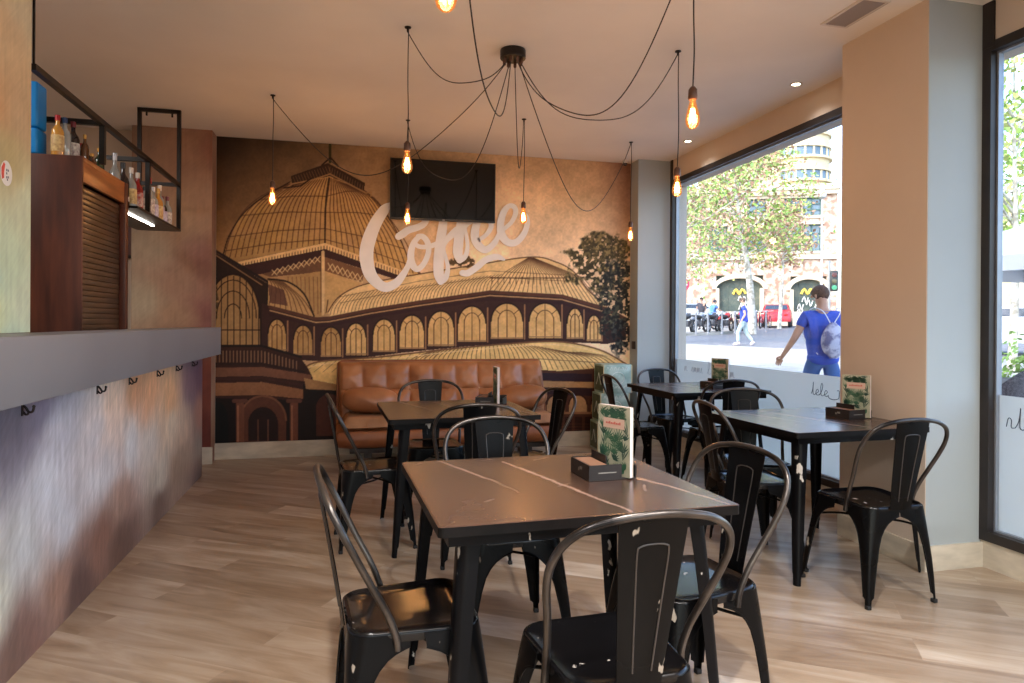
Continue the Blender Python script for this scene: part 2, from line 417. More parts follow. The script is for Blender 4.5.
def paint_mural():
    c = Canvas(204, 126, 644, 470, 2.4); X, Y = c.X, c.Y
    n1 = fbm(X/28, Y/28, 1); n2 = fbm(X/7, Y/7, 5, 3)
    # sepia sky
    t = np.clip((X-215)/260, 0, 1)[..., None]
    top = np.array([46, 34, 24.])*(1-t)+np.array([190, 150, 106.])*t
    bot = np.array([150, 108, 66.])*(1-t)+np.array([226, 190, 150.])*t
    v = np.clip((Y-135)/130, 0, 1)[..., None]
    C = top*(1-v)+bot*v
    C *= (0.86+0.28*n1[..., None])
    edge = np.clip((X-575)/52, 0, 1)**1.6*np.clip(1-(Y-150)/150, 0, 1)
    C = C*(1-edge[..., None]*.75)+np.array([84, 48, 44.])*edge[..., None]*.75
    g = np.exp(-((X-500)**2/90**2+(Y-230)**2/60**2)); C = C+g[..., None]*np.array([14, 14, 14.])
    c.C = C
    dk = (48, 30, 24); br = (84, 54, 38); tan = (196, 156, 100); lt = (222, 188, 132); pur = (72, 44, 46)
    # ---------------- big dome, behind everything
    ridge = crv([(329,178),(326,200),(325,222),(325,243)])
    lft = crv([(290,182),(262,198),(243,214),(229,236),(223,256)])
    rgt = crv([(334,178),(358,186),(380,206),(398,234),(410,262),(421,274)])
    dome = [(329,176)]+lft+[(228,262),(262,256),(300,248),(325,243),(360,258),(400,274),(421,276)]+rgt[::-1]
    c.poly(dome, lambda x, y: np.stack([162+26*fbm(x/14, y/14, 9)+(x-300)*.16, 122+22*fbm(x/14, y/14, 9)+(x-300)*.14, 72+14*fbm(x/9, y/9, 3)+(x-300)*.1], -1))
    for i in range(19):                                                                      # ribs, left face
        t = i/18; b = lerp((224,259), (325,243), t)
        tp = lerp((288,184), (329,178), t); mid = at_curve(lft, .5)
        m = (lerp(mid, (326,206), t)[0], lerp(mid, (326,206), t)[1]-2)
        c.line(crv([tp, ((tp[0]+m[0])/2-4*(1-t), (tp[1]+m[1])/2-2), m, ((m[0]+b[0])/2-3*(1-t), (m[1]+b[1])/2), b], 4), .9, br, .8)
    for i in range(17):                                                                      # ribs, right face
        t = i/16; b = lerp((325,243), (419,275), t); tp = lerp((330,178), (352,186), t); m = lerp((326,208), (388,216), t)
        c.line(crv([tp, ((tp[0]+m[0])/2+4*t, (tp[1]+m[1])/2-3*t), m, ((m[0]+b[0])/2+3*t, (m[1]+b[1])/2-2*t), b], 4), .9, br, .85)
    for k in (.28, .52, .76, .92):
        p = at_curve(lft, k); q = at_curve(ridge, k); r = at_curve(rgt, k*.92)
        c.line([p, ((p[0]+q[0])/2, (p[1]+q[1])/2-2), q], 1.0, br, .7); c.line([q, ((q[0]+r[0])/2, (q[1]+r[1])/2-2), r], .9, br, .7)
    c.line(ridge, 1.6, dk, .8); c.line(lft, 1.4, dk, .7); c.line(rgt, 1.2, br, .8)
    # lantern roof
    c.poly([(291,176),(328,163),(365,183),(364,191),(330,176),(312,180),(292,186)], (60,42,32))
    for i in range(14):
        p = lerp((293,177), (328,166), i/13); c.line([p, (p[0]+3, p[1]+7)], .7, (130,96,62), .7)
        p = lerp((330,167), (363,185), i/13); c.line([p, (p[0]-1, p[1]+6)], .7, (128,94,62), .7)
    c.line([(283,190),(292,184),(312,180),(330,174),(366,193),(371,192),(371,196)], 1.5, (150,114,74)); c.line([(284,188),(300,186),(312,178)], 1.2, dk)
    c.line([(330,144),(330,162)], 2.6, (52,54,26)); c.line([(330,158),(322,165)], 1.5, dk); c.line([(331,158),(338,166)], 1.5, dk)
    # cornice under the dome
    c.poly([(238,262),(325,243),(412,274),(412,280),(325,249),(240,268)], (214,174,118))
    for i in range(30):
        p = lerp((240,264), (324,246), i/29); c.line([p, (p[0], p[1]+3.4)], .8, br, .9)
        p = lerp((327,246), (410,275), i/29); c.line([p, (p[0], p[1]+3.4)], .8, br, .9)
    c.poly([(230,268),(325,249),(415,281),(420,287),(325,257),(262,274),(240,277)], (66,38,40))
    c.poly([(262,274),(322,258),(322,272),(270,277)], (110,76,56)); c.poly([(325,257),(365,270),(362,282),(325,272)], (122,84,58))
    for i in range(9):
        x = 272+i*5.4; y = 276-i*1.6; c.line([(x,y-6),(x+5,y-1)], .9, lt, .8); c.line([(x+5,y-7),(x,y-1)], .9, lt, .8)
    for i in range(7):
        x = 328+i*5.0; y = 263+i*1.9; c.line([(x,y),(x+4.4,y+8)], .9, lt, .8); c.line([(x+4.4,y+1),(x,y+7)], .9, lt, .8)
    c.poly([(284,277),(322,271),(325,314),(316,318),(300,296)], (168,128,80)); c.poly([(325,271),(362,283),(345,296),(332,314),(325,314)], (190,148,94))
    for i in range(8): c.line([(288+i*4.2,277),(290+i*4,300+i*2)], .6, br, .6)
    c.line([(323,252),(323,314)], 3.0, (206,170,118)); c.line([(321,256),(321,312)], .8, br)
    # ---------------- left gable wing
    c.poly([(205,247),(232,262),(268,284),(268,300),(262,352),(205,352)], (50,34,30))
    c.poly(arc(233,318,27,44,0,180)+[(206,352),(260,352)], (156,118,74))
    for i in range(9): x = 209+i*6.2; c.line([(x,352),(x,318-math.sqrt(max(0,1-((x-233)/27)**2))*42)], .9, dk)
    for k in (14, 27, 38): c.line(arc(233,318,27*k/44,k,0,180), .9, dk)
    c.line([(207,330),(260,330)], 1, dk); c.line(arc(233,318,27,44,0,180), 2.0, dk)
    c.line([(214,250),(268,282),(268,290)], 2.6, (44,32,36)); c.line([(214,254),(262,285)], 1.0, (150,112,78))
    # little curved roof beside the gable
    c.poly([(268,279)]+crv([(268,279),(288,282),(304,294),(314,316)])+[(268,306)], (180,138,88))
    for i in range(9):
        t = i/8; b = (269+45*t, 305+11*t); c.line(crv([(268+14*t,279+2*t),(272+30*t,286+12*t),b], 4), .8, br, .8)
    c.poly([(268,284),(284,290),(288,306),(270,303)], (92,58,52), .8)
    c.line(crv([(268,279),(288,282),(304,294),(314,316)]), 1.6, dk)
    # ---------------- long glazed roof and far lower dome
    upper = crv([(328,312),(340,296),(366,284),(420,274),(475,265),(531,257),(556,262),(574,272),(590,292),(607,305)])
    lower = [(607,308),(562,295),(490,291),(420,301),(370,309),(330,317)]
    c.poly(upper+lower, lambda x, y: np.stack([208+20*fbm(x/20, y/9, 2), 172+18*fbm(x/20, y/9, 2), 116+16*fbm(x/20, y/9, 2)], -1))
    for i in range(46):
        t = i/45; x = 330+160*t; y = 315-25*t; c.line(crv([(x,y),(x+3,y-9),(x+12,y-20+4*t)], 3), .6, br, .65)
    for i in range(26):
        t = i/25; b = (490+117*t, 290+17*t**1.6 if t > .6 else 290+6*t); tp = (528+6*t, 258); m = ((b[0]*.6+tp[0]*.4)+6*t, 272+6*t)
        c.line([tp, m, b], .7, br, .7)
    for yo in (6, 12): c.line([(340,309-yo),(420,293-yo),(490,283-yo),(565,287-yo)], .6, br, .6)
    c.line(upper, 1.1, br, .9); c.line([(326,313),(328,300)], 1, br)
    for (x, y) in [(x, 279) for x in range(492, 566, 6)]: c.line([(x,y+5),(x,y-2)], .7, br)
    c.line([(490,278),(566,278)], .9, br)
    # ---------------- arcade: cornice, columns, arches
    corn = [(270,306),(316,318),(330,317),(370,309),(420,301),(490,291),(562,295),(607,308),(626,318)]
    c.poly(corn+[(626,340),(607,344),(562,342),(470,346),(400,353),(330,362),(300,360),(262,350),(262,303)], (66,40,38))
    c.line([(p[0], p[1]+1) for p in corn], 3.2, (92,58,46)); c.line([(p[0], p[1]+4.5) for p in corn], 1.2, (176,136,92)); c.line([(p[0], p[1]+8) for p in corn], 3.0, (60,34,38))
    arches = [(277,333,9,14,351),(303,339,9.5,14,355),(331,341,10,14,357),(356,337,10,14,355),(384,334,11,15,352),(412,330,12,15,349),(441,327,13,16,346),
              (472,323,14,17,342),(507,321,16,18,339),(545,321,16,18,338),(575,323,8,15,339),(594,328,7,13,341)]
    for i, (x, y, rx, ry, yb) in enumerate(arches):
        cc = (204,160,98) if i > 2 else (176,132,78)
        c.poly(arc(x,y,rx,ry,0,180)+[(x-rx,yb),(x+rx,yb)], lambda a, b, cc=cc: np.stack([cc[k]+24*(fbm(a/6, b/6, 4)-.5) for k in range(3)], -1))
        c.line(arc(x,y,rx,ry,0,180), 1.6, dk)
        c.line(arc(x,y,rx*.55,ry*.6,0,180), .7, br)
        for k in (-.55, 0, .55): c.line([(x+rx*k,yb),(x+rx*k,y-ry*.6*(1 if k == 0 else .3))], .8, br)
        for k in (40, 90, 140): c.line([(x+rx*.55*math.cos(math.radians(k)), y-ry*.6*math.sin(math.radians(k))),(x+rx*math.cos(math.radians(k)), y-ry*math.sin(math.radians(k)))], .7, br)
        xr = x+rx+(1.7 if i < 9 else 1); c.line([(xr,y-ry+2),(xr,yb)], 1.4, (150,108,74))
        c.line([(x-rx,yb-1),(x+rx,yb-1)], 1.3, (150,112,76))
    # ---------------- lower glazed roof, wide flat dome
    lowroof = crv([(300,372),(318,362),(380,357),(450,349),(520,343),(562,342),(600,350),(626,364)])
    c.poly(lowroof+[(626,368),(560,372),(541,372),(541,392),(300,392)], lambda x, y: np.stack([206+24*fbm(x/22, y/10, 7), 168+20*fbm(x/22, y/10, 7), 100+18*fbm(x/22, y/10, 7)], -1))
    for i in range(44):
        t = i/43; tp = (430+150*t, 352-9*math.sin(PI*min(1, t*1.1))); b = (404+221*t, 372-4*t)
        c.line(crv([tp, ((tp[0]+b[0])/2-5+12*t, (tp[1]+b[1])/2-3), b], 4), .7, br, .7)
    for i in range(14): c.line([(305+i*9,372),(322+i*9,359-i*.6)], .6, br, .5)
    c.line(lowroof, 1.6, (120,84,56)); c.line([(p[0], p[1]+3) for p in lowroof], .8, lt)
    c.line([(430,366),(540,359),(622,364)], .7, br, .7)
    # ---------------- left masonry: balustrade, cornice, portico
    c.poly([(205,346),(262,345),(300,357),(308,368),(313,378),(300,440),(205,445)], (64,38,32))
    c.line([(206,346),(262,346),(301,357)], 2.4, (40,28,28))
    for i in range(26): x = 209+i*3.5; y = 351+(0 if x < 262 else (x-262)*.3); c.line([(x,y),(x,y+11)], 1.1, (148,112,80), .8)
    c.line([(206,364),(262,364),(304,372)], 2.6, (52,34,32))
    c.poly([(206,368),(262,367),(312,375),(310,382),(262,376),(206,377)], (118,76,56)); c.line([(206,379),(262,378),(308,386)], 2.4, (70,40,36))
    c.poly([(206,383),(262,382),(306,390),(304,399),(262,395),(206,396)], (138,92,62))
    c.poly([(206,398),(304,400),(303,442),(206,446)], (36,22,20))
    c.poly(arc(263,420,23,24,0,180)+[(240,442),(286,442)], (96,58,44)); c.poly(arc(263,424,15,17,0,180)+[(248,441),(278,441)], (46,28,26))
    c.line(arc(263,420,23,24,0,180), 2, (122,78,56))
    for x in (240, 294): c.line([(x,404),(x,442)], 8, (112,68,52)); c.line([(x-2,406),(x-2,441)], 1.6, (150,100,72)); c.line([(x-6,401),(x+6,401)], 4, (100,62,50))
    c.poly(arc(218,422,10,20,0,180)+[(208,443),(228,443)], (14,12,14)); c.line([(258,420),(258,441)], 1.4, (110,70,54)); c.line([(268,420),(268,441)], 1.4, (110,70,54))
    # ---------------- ground between portico and lower dome (mostly behind the sofa)
    c.poly([(303,384),(345,388),(345,440),(303,442)], (36,22,20)); c.poly(arc(330,408,14,14,0,180)+[(316,436),(344,436)], (84,46,34))
    c.poly([(304,378),(345,386),(345,391),(306,389)], (160,118,76))
    c.poly([(541,370),(560,371),(626,366),(634,366),(634,440),(535,440)], (86,52,38))
    c.poly([(541,373),(592,374),(592,382),(541,380)], (52,34,46)); c.poly([(541,381),(594,382),(594,388),(541,387)], (196,150,98), .8)
    c.poly([(541,387),(592,388),(592,396),(541,394)], (58,38,46))
    for x in (556, 578, 600): c.poly(arc(x,404,9,9,0,180)+[(x-9,412),(x+9,412)], (176,132,90)); c.line(arc(x,404,9,9,0,180), 1.5, (64,36,30))
    c.line([(540,413),(626,413)], 2.2, (150,104,72))
    for i in range(8): x = 545+i*10; c.poly([(x,417),(x+7,417),(x+7,436),(x,436)], (60,34,28))
    for i in range(6): c.line([(541,424+i*3),(626,424+i*3)], .5, (124,80,58), .6)
    # ---------------- trees
    def tree(cx, cy, rx, ry, s, base, hi, a=1.0):
        sl = c.bb((cx-rx, cx+rx), (cy-ry, cy+ry), 4); X_, Y_ = c.X[sl], c.Y[sl]
        d = ((X_-cx)/rx)**2+((Y_-cy)/ry)**2; nn = fbm(X_/9, Y_/9, s); m = np.clip((.98-d+(nn-.5)*1.9)*3, 0, 1)
        m = m*np.where(fbm(X_/2.6, Y_/2.6, s+9, 2) > .40, 1, .15)
        lf = fbm(X_/2.2, Y_/2.2, s+4, 3)[..., None]; shade = fbm(X_/14, Y_/14, s+2)[..., None]
        k = np.clip((lf-.45)*5, 0, 1)*np.clip(shade*1.6-.3, 0, 1)
        col = np.array(base)*(1-k)+np.array(hi)*k; c.blend(m, col, a, sl)
    tree(600, 262, 36, 30, 11, (58,54,34), (158,136,84)); tree(617, 300, 22, 44, 13, (38,40,40), (120,116,86))
    tree(620, 335, 12, 20, 17, (34,34,40), (92,96,88)); tree(606, 248, 22, 14, 19, (70,62,36), (164,140,88))
    tree(461, 262, 14, 6, 21, (70,54,34), (150,120,70), .9); tree(212, 300, 6, 40, 23, (30,24,22), (70,56,40), .6)
    # old-photograph wear
    n3 = fbm(X/1.6, Y/1.6, 31, 2)
    c.C *= (0.94+.12*n2[..., None]); c.C *= (.94+.12*n3[..., None]); c.C = c.C*.86+np.array([118, 96, 74.])*.06
    gr = c.C.mean(-1, keepdims=True); c.C = gr+(c.C-gr)*.80; c.C = c.C*1.10+(c.C-105)*.28; c.C = np.clip(c.C*np.array([1.0, 1.01, 1.02]), 4, 250)
    return c

def painted_panel(name, P0, U_, V_, nu, nv, ctrl, m, parent=None, seed=0, scratch=.5, soft=.22):
    """flat finish whose own colours drift between given spots; ctrl = [(u metres, v metres, rgb)]"""
    P0 = np.array(P0); U_ = np.array(U_); V_ = np.array(V_); lu = np.linalg.norm(U_); lv = np.linalg.norm(V_)
    uu, vv = np.meshgrid(np.linspace(0, 1, nu+1), np.linspace(0, 1, nv+1)); a = uu*lu; b = vv*lv
    wa = a+.30*(fbm(a*1.8, b*1.8, seed+1)-.5)+.04*(fbm(a*9, b*9, seed+2)-.5); wb = b+.26*(fbm(a*1.8, b*1.8, seed+3)-.5)+.04*(fbm(a*9, b*9, seed+4)-.5)
    num = 0; den = 0
    for cu, cv, c in ctrl:
        w_ = 1/(((wa-cu)**2+((wb-cv)*1.2)**2)+soft**2*.15)**1.8; num = num+w_[..., None]*np.array(c, float); den = den+w_
    C = num/den[..., None]
    fine = fbm(a*60, b*7, seed+5)-.5; cr = fbm((a+b)*8, (b-a)*90, seed+6, 3)-.5; mott = fbm(a*14, b*14, seed+7)-.5
    C = C*(1+scratch*.22*fine[..., None]+scratch*.14*cr[..., None]+.10*mott[..., None])
    col = np.clip(C, 0, 255)/255; col = np.where(col <= .04045, col/12.92, ((col+.055)/1.055)**2.4)
    P = P0+uu[..., None]*U_+vv[..., None]*V_; n = (nu+1)*(nv+1); me = bpy.data.meshes.new(name)
    idx = np.arange(n).reshape(nv+1, nu+1); q = np.stack([idx[:-1, :-1], idx[:-1, 1:], idx[1:, 1:], idx[1:, :-1]], -1).reshape(-1).astype(np.int32); nf = nu*nv
    me.vertices.add(n); me.vertices.foreach_set('co', P.reshape(-1).astype(np.float32)); me.loops.add(nf*4); me.loops.foreach_set('vertex_index', q)
    me.polygons.add(nf); me.polygons.foreach_set('loop_start', np.arange(nf, dtype=np.int32)*4); me.update(calc_edges=True)
    at_ = me.color_attributes.new('Col', 'FLOAT_COLOR', 'POINT'); at_.data.foreach_set('color', np.concatenate([col.reshape(-1, 3), np.ones((n, 1))], 1).astype(np.float32).ravel())
    me.materials.append(m); o = bpy.data.objects.new(name, me); COL.objects.link(o)
    if parent: o.parent = parent
    return o

def build_mural():
    x0, x1, z0, z1 = -1.178, 2.922, 0.15, CEIL-.002; st = 0.0062
    nx = int((x1-x0)/st); nz = int((z1-z0)/st)
    c = paint_mural()
    xs = np.linspace(x0, x1, nx+1); zs = np.linspace(z0, z1, nz+1); XX, ZZ = np.meshgrid(xs, zs)
    P = np.stack([XX, np.full_like(XX, YB), ZZ-EYE], -1)
    F = np.array(_F); R = np.array(_R); U = np.array(_U); d = P@F
    px = 512+FPX*(P@R)/d; py = 323.904-FPX*(P@U)/d
    fi = np.clip((px-c.x0)*c.k-.5, 0, c.W-1.001); fj = np.clip((py-c.y0)*c.k-.5, 0, c.H-1.001)
    i = fi.astype(int); j = fj.astype(int); a = (fi-i)[..., None]; b = (fj-j)[..., None]; C = c.C
    col = (C[j, i]*(1-a)+C[j, i+1]*a)*(1-b)+(C[j+1, i]*(1-a)+C[j+1, i+1]*a)*b
    col = np.clip(col, 0, 255)/255; col = np.where(col <= .04045, col/12.92, ((col+.055)/1.055)**2.4)*MURAL_GAIN
    n = (nx+1)*(nz+1); me = bpy.data.meshes.new('mural')
    co = np.stack([XX, np.full_like(XX, YB+.001), ZZ], -1).reshape(-1, 3).astype(np.float32)
    idx = np.arange(n).reshape(nz+1, nx+1); q = np.stack([idx[:-1, :-1], idx[:-1, 1:], idx[1:, 1:], idx[1:, :-1]], -1).reshape(-1).astype(np.int32)
    nf = nx*nz; me.vertices.add(n); me.vertices.foreach_set('co', co.ravel()); me.loops.add(nf*4); me.loops.foreach_set('vertex_index', q)
    me.polygons.add(nf); me.polygons.foreach_set('loop_start', np.arange(nf, dtype=np.int32)*4); me.update(calc_edges=True)
    at = me.color_attributes.new('Col', 'FLOAT_COLOR', 'POINT')
    at.data.foreach_set('color', np.concatenate([col.reshape(-1, 3), np.ones((n, 1))], 1).astype(np.float32).ravel())
    me.materials.append(attr_mat('mural_print', rough=.55, spec=.25))
    o = bpy.data.objects.new('mural', me); COL.objects.link(o)
    tag(o, 'sepia wall mural of a domed glass palace covering the back wall', 'mural')
MURAL_GAIN = 1.12
build_mural()

# script lettering: raised white strokes on the mural
def build_lettering():
    M_let = mat('white_lettering', (248, 242, 240), 0.5, var=0.03)
    root = thing('wall_lettering', 'large white script lettering reading Coffee across the mural', 'lettering', (0.9, YB-.012, 1.9))
    def cp(x, y): return (340+x/5.12, 190+y/5.12)
    def stroke(g, pts, ws, order):
        # ribbon with varying width, rounded ends, 8 mm thick, each stroke very slightly in front of the one before
        P = crom([(*cp(*p), 0) for p in pts], 8); n = len(P); W = []
        for i in range(n):
            t = i/(n-1)*(len(ws)-1); k = min(int(t), len(ws)-2); W.append((ws[k]*(1-(t-k))+ws[k+1]*(t-k))/5.12/2)
        ysurf = YB-.0015-order*.0006; lo = []; hi = []
        for i in range(n):
            d = (P[min(i+1, n-1)]-P[max(i-1, 0)]); d.z = 0; d.normalize(); nn = Vector((-d.y, d.x, 0))
            lo.append(P[i]-nn*W[i]); hi.append(P[i]+nn*W[i])
        def cap(p, d, r, sgn):
            return [p+Matrix.Rotation(sgn*a, 4, 'Z') @ (d*r) for a in [PI/2-PI*k/6 for k in range(1, 6)]]
        d0 = (P[0]-P[1]).normalized(); d1 = (P[-1]-P[-2]).normalized()
        outline = [p for p in lo]+cap(P[-1], d1, W[-1], -1)+hi[::-1]+cap(P[0], d0, W[0], -1)
        # triangulated as strip for the body + fans for the caps
        def w3(p, dy): x, z = wallpt(p.x, p.y, YB); return (x-root.location.x, ysurf-dy-root.location.y, z-root.location.z)
        for dy in (0.006,):
            base = []; vs = []; fs = []
            for a, b in zip(lo, hi): vs += [w3(a, dy), w3(b, dy), w3(a, 0), w3(b, 0)]
            for i in range(n-1):
                o = i*4; fs += [(o, o+4, o+5, o+1), (o, o+2, o+6, o+4), (o+1, o+5, o+7, o+3)]
            g.add(vs, fs)
            for pc, dd, r in ((P[0], d0, W[0]), (P[-1], d1, W[-1])):
                m = 14; ring = [pc+Vector((math.cos(2*PI*k/m), math.sin(2*PI*k/m), 0))*r for k in range(m)]
                g.add([w3(p, dy+.0002) for p in ring]+[w3(p, 0) for p in ring], [tuple(range(m))]+[(k, (k+1) % m, m+(k+1) % m, m+k) for k in range(m)])
    L = []
    # each letter: list of (points, widths)
    C_ = [([(255,72),(228,100),(185,165),(150,250),(135,330),(150,420),(190,475),(235,498),(285,478),(318,440),(345,395),(362,345)], [16,52,62,70,72,66,54,48,44,36,28,26]),
          ([(300,238),(320,226),(350,206),(400,190),(430,172),(440,140),(400,95),(330,70),(270,66)], [36,40,36,34,34,32,30,28,24])]
    o_ = [([(405,238),(375,275),(362,335),(372,385),(398,405),(430,375),(452,320),(448,270),(425,240),(400,238)], [26,30,36,36,30,28,28,30,28,26]),
          ([(400,240),(384,268),(400,288),(440,292),(480,282),(505,272)], [22,22,22,24,26,26])]
    f1 = [([(560,95),(532,150),(522,210),(510,290),(504,370),(505,430),(515,465)], [30,40,48,50,54,52,40]),
          ([(515,468),(540,448),(552,400),(542,350),(530,300),(545,262),(590,222)], [36,30,22,18,18,22,26])]
    f2 = [([(650,90),(625,140),(615,190),(608,250),(602,320),(612,358)], [30,40,46,50,50,36]),
          ([(612,360),(640,340),(652,290),(645,230),(640,190),(672,160)], [32,26,20,18,20,24]), ([(545,250),(590,205),(640,178),(690,150)], [22,26,24,20])]
    e1 = [([(700,262),(745,232),(772,190),(764,150),(735,132),(706,158),(690,210),(694,260),(722,298),(752,304),(790,270),(815,225)], [20,22,26,26,28,36,42,44,40,34,30,24])]
    e2 = [([(832,205),(876,166),(898,118),(890,88),(862,84),(834,120),(820,180),(828,232),(858,268),(900,268),(940,225),(958,170),(950,132)], [20,22,26,26,26,34,38,40,38,34,30,26,24])]
    sw = [([(625,425),(655,425),(700,395),(745,358),(800,342),(838,356)], [30,34,34,34,32,14])]
    order = 0
    for nm, ss in (('letter', C_), ('letter', o_), ('letter', f1), ('letter', f2), ('letter', e1), ('letter', e2), ('flourish', sw)):
        g = G()
        for pts, ws in ss: stroke(g, pts, ws, order); order += 1
        g.obj(nm, M_let, root, smooth=False, weld=False)
build_lettering()

# ------------------------------------------------------------------ bar on the left
def build_bar():
    g = G(); g.box(-1.75, -1.161, -1.6, 6.02, 0, 1.009); root = g.obj('bar_counter', mat('counter_side', (120, 92, 84), .5, var=.2, vscale=3), smooth=False)
    pc = [(2.747,.888,(84,80,96)),(2.2,.6,(120,124,140)),(2.3,.9,(80,76,92)),(3.177,.821,(146,147,160)),(3.0,.95,(100,92,116)),(3.646,.796,(170,164,168)),(3.85,.90,(196,160,134)),(3.817,.79,(186,160,144)),(4.498,.87,(196,132,86)),(4.2,.93,(176,116,76)),(4.113,.619,(176,176,176)),
          (4.975,.80,(196,138,88)),(4.975,.60,(184,160,130)),(5.3,.5,(170,140,112)),(5.571,.80,(100,74,86)),(5.85,.85,(80,54,72)),(5.828,.55,(150,98,78)),(5.828,.327,(120,104,88)),(5.9,.1,(92,72,66)),(5.266,.279,(132,108,86)),(4.733,.322,(164,158,140)),(4.7,.08,(96,78,70)),(3.949,.331,(150,120,106)),(3.95,.10,(92,68,62)),(3.654,.212,(122,84,72)),(3.3,.46,(162,167,176)),(3.18,.612,(166,170,180)),
          (2.908,.371,(154,160,164)),(3.185,.193,(136,100,84)),(2.911,.067,(110,78,72)),(2.717,.297,(154,160,150)),(3.404,.066,(80,60,60)),(2.755,.067,(98,72,66)),(3.7,.55,(172,174,180)),(4.5,.55,(176,168,156)),(1.5,.5,(150,150,150)),(0,.5,(150,130,110))]
    painted_panel('patina_panel', (-1.16, -1.6, 0), (0, 7.62, 0), (0, 0, 1.009), 1100, 150, [(y+1.6, z, tuple(min(255, (v*.72+sum(c)/3*.28)*1.24) for v in c)) for y, z, c in pc], attr_mat('patina_finish', rough=.40, spec=.45), root, seed=40, scratch=1.0)
    tag(root, 'long bar counter with mottled blue and copper patina front', 'bar counter')
    g = G(); g.box(-1.25, -.99, -1.6, 5.85, 1.010, 1.227, bev=.003); o = g.obj('bar_ledge', mat('ledge_grey', (128, 128, 134), .42, var=.05, vscale=1.5))
    tag(o, 'thick grey bar ledge overhanging the patina counter front', 'ledge')
    g = G(); g.box(-1.75, -1.251, 3.22, 6.02, 1.010, 1.05, bev=.003); o = g.obj('bar_worktop', mat('worktop_steel', (120, 118, 116), .35, metal=.3, var=.1))
    tag(o, 'steel worktop behind the grey bar ledge', 'worktop')
    # wall column standing at the near end of the bar
    col = sbox('wall_column', mat('column_plaster', (170, 170, 148), .6, var=.1), -2.2, -1.254, 1.5, 3.13, 1.228, CEIL)
    cc = [(3.1,2.9,(176,150,120)),(2.95,2.3,(186,162,130)),(3.03,2.06,(172,146,116)),(2.92,1.92,(160,146,108)),(3.08,1.76,(178,184,158)),(2.92,1.54,(176,188,160)),(3.1,1.36,(186,192,166)),(2.96,1.25,(168,188,172)),(2.85,2.1,(182,140,104)),(2.8,1.4,(164,186,170)),(2.9,1.3,(196,196,150)),(1.8,2.6,(176,160,130)),(1.8,1.4,(170,184,164)),(3.1,2.5,(186,176,150))]
    painted_panel('column_finish', (-1.252, 1.5, 1.228), (0, 1.63, 0), (0, 0, CEIL-1.228), 260, 280, [(y-1.5, z-1.228, tuple(min(255, v*1.12) for v in c)) for y, z, c in cc], attr_mat('column_finish', rough=.5), col, seed=60, scratch=.5)
    pf = [(-1.8,2.9,(140,112,92)),(-1.5,2.8,(158,122,98)),(-1.25,2.8,(140,96,78)),(-1.5,2.2,(176,144,116)),(-1.3,2.3,(168,132,108)),(-1.75,2.0,(168,148,126)),(-1.4,1.7,(160,124,102)),(-1.22,1.8,(140,98,88)),(-1.75,1.4,(176,158,134)),(-1.5,1.35,(170,134,108)),(-1.24,1.35,(132,84,78)),(-1.22,.7,(120,62,50)),(-1.22,.2,(104,52,44)),(-1.6,.7,(140,90,70))]
    pr_ = bpy.data.objects['wall_pier']; painted_panel('pier_finish', (-1.83, 6.499, .15), (.65, 0, 0), (0, 0, CEIL-.15), 130, 480, [(x+1.83, z-.15, c) for x, z, c in pf], attr_mat('pier_finish', rough=.55), pr_, seed=80, scratch=.5)
    t = thing('wall_picture', 'small dark framed picture on the wall below the hanging rack', 'picture', (-1.885, 6.66, 1.83))
    g = G(); g.box(-.05,.05,-.01,.01,0,.42,bev=.003); g.obj('picture_frame', M_dark, t); g = G(); g.box(-.036,.036,-.013,-.0102,.03,.39); g.obj('picture_print', mat('dark_red_print', (104, 44, 34), .5, var=.3), t, smooth=False)
    # sticker
    g = G(); g.lathe([(.0001, 0), (.042, 0), (.045, .0008), (.042, .0016), (.0001, .0016)], 28, axis='X')
    s = g.obj('round_sticker', mat('sticker_white', (232, 228, 226), .5, var=.03)); s.location = (-1.2515, 2.925, 1.83)
    s.scale = (1, 1, 1.05); tag(s, 'round white and red sticker on the greenish column', 'sticker')
    g = G(); g.prism([(-.040,-.01),(-.04,.014),(-.022,.036),(-.012,.03),(-.02,.0),(-.02,-.02),(-.034,-.026)], .0016, .0021, M=Matrix(((0,0,1,0),(1,0,0,0),(0,1,0,0),(0,0,0,1)))); g.obj('red_print', mat('sticker_red', (206, 60, 48), .5), s, smooth=False)
    g = G()
    for y, z in ((.0,.012),(.012,.012),(.0,.0),(.012,-.012),(.006,-.022),(0,-.014)): g.box(.0016, .0021, y-.004, y+.004, z-.004, z+.004)
    g.obj('grey_print', mat('sticker_grey', (96, 92, 110), .5), s, smooth=False)
    # coat hooks
    M_h = mat('hook_metal', (52, 46, 46), .3, metal=.8)
    def hook():
        t = thing('coat_hook', '', 'coat hook', (0,0,0), 0, 'coat hooks under the bar ledge')
        g = G(); g.box(0, .004, -.009, .009, -.03, .03, bev=.0015); g.obj('hook_plate', M_h, t)
        g = G(); g.tube(crom([(.003,0,.008),(.012,0,.0),(.022,0,-.016),(.034,0,-.014),(.038,0,.002)], 4), .0045, 8); g.ball((.038,0,.004), .006, 8, 6)
        g.tube(crom([(.003,0,-.014),(.012,0,-.025),(.019,0,-.023),(.021,0,-.016)], 4), .004, 8); g.obj('hook_arm', M_h, t)
        return t
    h = hook(); ys = [2.838, 3.604, 4.091, 4.651, 5.136, 5.636]
    nm = ['dark metal coat hook under the bar ledge, nearest to the viewer', 'second nearest dark coat hook under the bar ledge', 'third nearest dark coat hook under the bar ledge',
          'third furthest dark coat hook under the bar ledge', 'second furthest dark coat hook under the bar ledge', 'dark coat hook under the ledge at the far end of the bar']
    for i, y in enumerate(ys):
        p = (-1.1599, y, .955)
        if i == 0: h.location = p; h['label'] = nm[0]
        else: dup(h, p, 0, nm[i])
